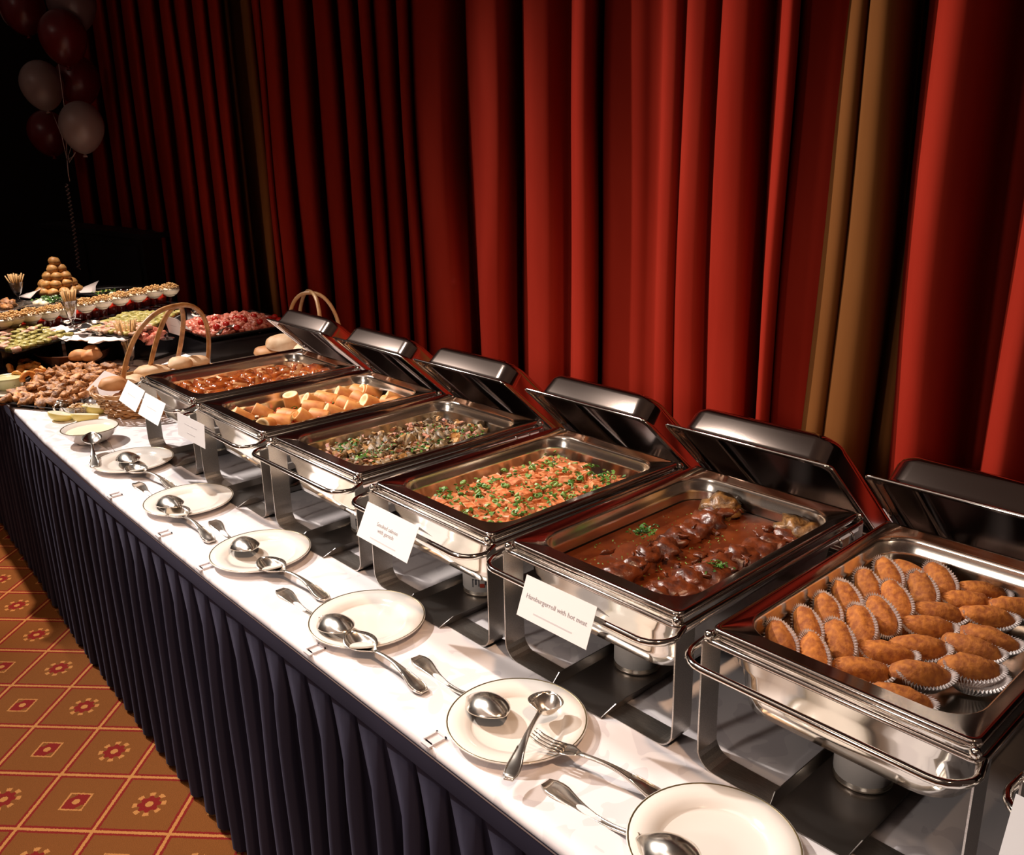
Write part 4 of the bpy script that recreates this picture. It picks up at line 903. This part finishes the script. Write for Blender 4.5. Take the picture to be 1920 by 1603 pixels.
stick_glass('farthest glass of sticks, beside the cream puff pyramid', at(36, 566, .885), .14, .038, 26, 3)
# black cooling boxes with meat
t = thing('display_box', 'large black box under the raw meat tray', 'box', (-3.84, 1.73, TZ))
for nm, b_ in (('front_panel', box((.0, -.20, .04), (.46, .01, .08))), ('side_panel', box((.225, 0, .04), (.01, .389, .08))), ('side_panel', box((-.225, 0, .04), (.01, .389, .08))), ('rear_panel', box((0, .20, .04), (.46, .01, .08))), ('top', box((0, 0, .084), (.48, .43, .008)))):
    MB().add(b_).make(nm, 'pane_black', t, smooth=False)
t = thing('display_box', 'smaller black box behind the round basket hoops', 'box', (-3.97, 1.40, TZ), (0, 0, .5))
for nm, b_ in (('front_panel', box((.0, -.09, .05), (.22, .008, .10))), ('side_panel', box((.106, 0, .05), (.008, .17, .10))), ('side_panel', box((-.106, 0, .05), (.008, .17, .10))), ('top', box((0, 0, .104), (.23, .20, .008)))):
    MB().add(b_).make(nm, 'pane_black', t, smooth=False)
TT = [at(352, 604, .885), at(545, 582, .885), at(560, 596, .885), at(402, 632, .885)]
TT = [Vector((-4.05, 1.52, 0)), Vector((-4.05, 1.94, 0)), Vector((-3.60, 1.94, 0)), Vector((-3.60, 1.52, 0))]
flat_tray('meat_tray', 'black tray of chopped raw meat with cherry tomatoes', *TT, TZ+.089, 'tray_black', .026)
MT_ = [mesh_data('raw_meat', *blob(240+s, (.024, .018, .015), 2, .4, 2.5), 'tartare') for s in range(5)]
for a in range(13):
    for b in range(12):
        p = quad_pt([q*1 for q in TT], .05+.9*(a+.5+rg.uniform(-.3, .3))/13, .05+.9*(b+.5+rg.uniform(-.3, .3))/12)
        hh = .02*sin(pi*(a+.5)/13)*sin(pi*(b+.5)/12)
        o = obj('raw_meat', MT_[(a*3+b) % 5], None, (p.x, p.y, TZ+.104+hh+rg.uniform(-.003, .006)), (rg.uniform(-.5, .5), rg.uniform(-.5, .5), rg.uniform(0, 6))); tag(o, 'lump of raw pink meat on the black tray, %s row, %s along' % (ORD[a], ORD[b]), 'raw meat', 'raw meat lumps on the black tray')
TMD = mesh_data('cherry_tomato', *ico(2), 'cherry_tomato')
for (px_, py_) in [(377, 603), (403, 597), (441, 595), (458, 598), (452, 594), (476, 591), (505, 596), (523, 598), (487, 601), (406, 611), (444, 612), (424, 606), (515, 592)]:
    p = at(px_, py_+2, .885); o = obj('cherry_tomato', TMD, None, p, (0, 0, 0), (.015, .015, .013)); tag(o, 'red cherry tomato piece on the chopped raw meat', 'tomato', 'cherry tomatoes on the raw meat')
cutlery('spoon', 'silver serving spoon lying on the front edge of the raw meat tray', at(440, 613, .878), at(408, 629, .872), False)
o = MB().add(blob(300, (.03, .024, .02), 2, .1)).make('covered_scoop', 'polished_steel', loc=at(368, 586, .875)); tag(o, 'shiny steel scoop bowl behind the raw meat tray', 'scoop')
for i_, (px_, py_) in enumerate([(262, 622), (275, 617), (288, 622), (271, 632), (298, 628), (285, 636)]):
    o = obj('meat_roll', MT_[i_ % 5], None, at(px_, py_, .875), (.3, .2, i_), (1.3, 1.3, 1.2)); tag(o, 'pink rolled meat canape on the smaller black box', 'canape', 'rolled meat canapes on the small box')
card('white standing card in a glass holder, seen through the basket hoops', (306, 591), (332, 598), (299, 618), [(None, .5, .5, 'faint_ink')], ztop=.955, drop=.075, back=.08)
p = at(314, 634, .865); t = thing('card_holder', 'clear glass foot holding the white standing card', 'card holder', (p.x, p.y, .862))
MB().add(lathe([(.0001, 0), (.028, 0), (.028, .004), (.004, .008), (.003, .02), (.006, .026), (.0001, .028)], 20)).make('foot', 'glass', t)

# ------------------------------------------------------------------ dessert tiers
p0, p1 = at(-30, 640, .85), at(345, 566, .85); ax = (p1-p0).normalized(); per = Vector((-ax.y, ax.x, 0))
mid = (p0+p1)/2+per*.12; rzz = atan2(ax.y, ax.x)
riser('long black riser under the dessert glasses', (mid.x, mid.y), ((p1-p0).length, .26, .085), rzz)
CB = MB().add(lathe([(.0001, .0), (.030, .0), (.030, .002), (.004, .005), (.0032, .030), (.006, .040), (.033, .053), (.050, .080), (.051, .083), (.050, .083)], 24)).data('glass', 'glass')
CC = MB().add(lathe([(.0001, .040), (.018, .044), (.034, .055), (.045, .069), (.0495, .081), (.046, .086), (.028, .092), (.0001, .095)], 22)).data('cream', 'cream')
def crumb_top(seed):
    r_ = random.Random(seed); mb = MB()
    for _ in range(90):
        a = r_.uniform(0, 6.3); r = .045*sqrt(r_.random()); s = r_.uniform(.004, .0075)
        mb.add(blob(r_.random()*9, (s, s*.8, s*.7), 1, .3), 0, Matrix.Translation((r*cos(a), r*sin(a), .089+.020*(1-(r/.047)**2)+r_.uniform(-.002, .003))))
    return mb.data('crumb_topping', 'nut_crumb', False)
CTP = [crumb_top(s) for s in range(3)]
RT = MB().add(lathe([(.0001, 0), (.024, 0), (.026, .002), (.030, .060), (.028, .058), (.0001, .052)], 20)).data('jelly', 'red_jelly')
RGl = MB().add(lathe([(.0265, 0), (.031, .068), (.0305, .070), (.0295, .068), (.029, .061)], 20)).data('glass', 'glass')
xsC = [10, 30, 63, 97, 128, 165, 196, 229, 262, 292, 322]; ysC = [633, 628, 622, 616, 610, 601, 594, 587, 580, 573, 569]
for i_ in range(len(xsC)):
    p = at(xsC[i_], ysC[i_]+2, .844)
    t = thing('dessert_glass', 'stemmed glass of cream topped with nut crumbs in the front dessert row', 'dessert', (p.x, p.y, .844), group='cream desserts in stemmed glasses'); obj('glass', CB, t); co_ = obj('cream', CC, t); t['label'] = 'cream dessert in a stemmed glass, %s from the left in the front row' % ORD[i_]
    o = obj('crumb_topping', CTP[i_ % 3], co_); o['kind'] = 'stuff'
    for q in range(2):
        if i_ == 10 and q: continue
        r_ = p+per*.078+ax*(.045*(q))
        t2 = thing('jelly_glass', 'short glass of clear red jelly behind the cream desserts', 'dessert', (r_.x, r_.y, .844), group='red jelly glasses'); t2['label'] = 'red jelly glass behind the %s cream dessert from the left%s' % (ORD[i_], ['', ', further right'][q]); obj('jelly', RT, t2); obj('glass', RGl, t2)
# upper tier behind
U0, U1 = at(-30, 577, .885), at(262, 545, .885); m2 = (U0+U1)/2; a2 = (U1-U0).normalized()
riser('black riser under the cream puff pyramid and the back platters', (m2.x-.16, m2.y+.02), ((U1-U0).length*.9, .40, .125), atan2(a2.y, a2.x))
c = at(112, 551, .895); CHX = [mesh_data('cream_puff', *blob(260+s, (.030, .030, .025), 2, .08, 2), 'choux') for s in range(3)]
tag(MB().add(lathe([(.0001, 0), (.07, 0), (.115, .008), (.117, .011), (.07, .004), (.0001, .004)], 30)).make('silver_platter', 'silver', loc=(c.x, c.y, .885)), 'round silver platter under the cream puff pyramid', 'platter')
i_ = 0
for lay, (rad, nn) in enumerate([(.088, 11), (.066, 8), (.046, 6), (.024, 3), (0, 1)]):
    for q in range(nn):
        a = 2*pi*q/nn+lay*.4; o = obj('cream_puff', CHX[i_ % 3], None, (c.x+rad*cos(a), c.y+rad*sin(a), .915+lay*.037), (rg.uniform(-.3, .3), rg.uniform(-.3, .3), a)); i_ += 1
        tag(o, 'topmost golden cream puff of the pyramid' if lay == 4 else 'golden cream puff stacked in the pyramid', 'cream puff', None if lay == 4 else 'cream puffs in the pyramid')
for i_, (px_, py_, rz_) in enumerate([(60, 553, .2), (160, 545, 1.0)]):
    p = at(px_, py_, .905); o = MB().add(loft([[(-.06, -.04, 0), (.06, -.04, .0), (.06, -.04, .003), (-.06, -.04, .003)], [(-.055, 0, .012), (.055, 0, .03), (.055, 0, .033), (-.055, 0, .015)], [(-.02, .05, .02), (.06, .05, .05), (.06, .05, .053), (-.02, .05, .023)]])).make('napkin', 'napkin', loc=(p.x, p.y, .895), rot=(0, 0, rz_))
    tag(o, 'folded white napkin at the %s of the cream puff pyramid' % ['left', 'right'][i_], 'napkin', 'napkins by the cream puffs')
def platter(label, px, py, z, a, b, mt, rz):
    p = at(px, py, z); tag(MB().add(lathe([(.0001, .0), (.7, .0), (.92, .06*a), (1, .12*a), (.93, .075*a), (.7, .02*a), (.0001, .02*a)], 32, sx=a, sy=b)).make('oval_platter', mt, loc=(p.x, p.y, z), rot=(0, 0, rz)), label, 'platter', 'oval platters behind the dessert glasses'); return p
p = platter('oval silver platter of cream heaps and parsley in front of the cream puffs', 92, 571, .885, .15, .09, 'silver', 1.2)
tag(scatter('parsley', 130, lambda: (Vector((at(92, 563, .91).x+rg.gauss(0, .03), at(92, 563, .91).y+rg.gauss(0, .03), rg.uniform(.895, .93))), None), .008, ['herb'], rg=rg), 'curly parsley on the platter before the cream puffs', 'parsley', kind='stuff')
for i_, (px_, py_) in enumerate([(70, 570), (77, 567), (83, 571)]):
    tag(MB().add(blob(310+i_, (.025, .022, .018), 2, .2)).make('cream_heap', 'cream', loc=at(px_, py_, .905)), '%s heap of cream on the parsley platter' % ['left', 'middle', 'right'][i_], 'cream', 'cream heaps on the platter')
p = platter('oval dark platter with green garnish at the far back of the table', 205, 551, .885, .24, .12, 'tray_black', 1.1)
tag(scatter('salad_garnish', 90, lambda: (Vector((at(200, 550, .90).x+rg.gauss(0, .02), at(200, 550, .90).y+rg.gauss(0, .025), rg.uniform(.89, .915))), None), .008, ['herb', 'spring_onion', 'green_canape'], rg=rg), 'green salad garnish on the dark far platter', 'garnish', kind='stuff')
for i_, (px_, py_) in enumerate([(212, 552), (220, 554)]):
    tag(MB().add(blob(320+i_, (.022, .02, .014), 2, .2)).make('cream_heap', 'cream', loc=at(px_, py_, .905)), '%s pale cream heap on the dark far platter' % ['left', 'right'][i_], 'cream', 'cream heaps on the far platter')
for i_, (px_, py_) in enumerate([(228, 546), (240, 546)]):
    tag(obj('steel_ball', mesh_data('steel_ball', *ico(3), 'polished_steel'), None, at(px_, py_, .915), (0, 0, 0), (.018, .018, .014)), '%s shiny steel cup turned down on the dark far platter' % ['left', 'right'][i_], 'cup', 'shiny cups on the far platter')
tag(MB().add(lathe([(.0001, 0), (.05, .0), (.12, .02), (.125, .023), (.05, .005), (.0001, .005)], 26)).make('silver_platter', 'silver', loc=at(0, 585, .885)), 'silver platter with browned bites at the left photo edge', 'platter')
for i_, (px_, py_) in enumerate([(8, 566), (16, 569), (24, 572), (6, 574), (14, 578)]):
    tag(obj('browned_patty', PP[i_], None, at(px_, py_, .905), (.2, .1, i_), (1.1, 1.1, 1.4)), 'browned bite on the platter at the left photo edge', 'bite', 'browned bites on the left platter')

# ------------------------------------------------------------------ balloons
def balloon(label, px, py, y, w, m, rx=0, ry=0, swirl=False):
    p = aty(px, py, y); t = thing('balloon', label, 'balloon', p, (rx, ry, 0), 'balloons tied in a bunch'); r = w/2
    prof = [(.0001, r*1.12)]+[(r*sin(a)*(1 if a < 1.6 else 1-.12*(a-1.6)), r*(1.12*cos(a) if a < pi/2 else 1.28*cos(a))) for a in [pi*i/18 for i in range(1, 18)]]+[(r*.06, -r*1.29), (r*.09, -r*1.36), (.0001, -r*1.37)]
    MB().add(lathe(prof, 32)).make('skin', m, t)
    skn = t.children[0]
    MB().add(lathe([(r*.04, -r*1.30), (r*.1, -r*1.34), (r*.11, -r*1.42), (r*.05, -r*1.40)], 12)).make('knot', m, skn)
    if swirl:
        sp = []
        for i in range(40):
            a = i*.33; rr_ = .008+.0018*i; dx, dz = rr_*cos(a), rr_*sin(a)*1.1-.01; dd = sqrt(max(0, 1-(dx/r)**2-(dz/(1.12*r))**2)); sp.append((dx-.0, -r*dd-.001, dz))
        MB().add(tube([Matrix.Rotation(-.8, 3, 'Z') @ Vector(s) for s in sp], .0045, 5)).make('swirl_print', 'pink_balloon', t)
    return p+Vector((0, 0, -r*1.4))
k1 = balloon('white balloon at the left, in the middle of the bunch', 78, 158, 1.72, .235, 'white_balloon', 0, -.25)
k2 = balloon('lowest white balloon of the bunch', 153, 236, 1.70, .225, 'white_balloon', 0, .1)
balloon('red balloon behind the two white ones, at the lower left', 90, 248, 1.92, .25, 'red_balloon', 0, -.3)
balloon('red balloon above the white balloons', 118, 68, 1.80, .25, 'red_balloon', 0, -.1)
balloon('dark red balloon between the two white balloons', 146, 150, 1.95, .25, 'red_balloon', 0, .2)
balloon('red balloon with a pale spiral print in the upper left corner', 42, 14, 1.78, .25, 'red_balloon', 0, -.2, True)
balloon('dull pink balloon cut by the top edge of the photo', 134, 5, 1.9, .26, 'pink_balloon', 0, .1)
tie = aty(126, 300, 1.75); mb = MB()
for src in ((98, 210), (141, 286), (124, 295), (110, 120), (150, 195)):
    mb.add(tube([aty(*src, 1.75), aty((src[0]+126)/2+4, (src[1]+300)/2, 1.75), tie], .0022, 5))
mb.add(tube([aty(141, 287, 1.75), aty(130, 305, 1.74), aty(128, 292, 1.73), tie], .003, 5))
mb.add(tube([tie, aty(128, 325, 1.75), aty(131, 340, 1.75)], .003, 5))
pts = []
for i in range(150):
    f_ = i/149; pts.append(aty(124+24*f_**.8+3.2*sin(i*.9), 345+160*f_, 1.75+.02*cos(i*.9)))
mb.add(tube(pts, .0028, 5))
o = mb.make('curling_ribbon', 'ribbon'); tag(o, 'curled white ribbon hanging down from the bunch of balloons', 'ribbon')
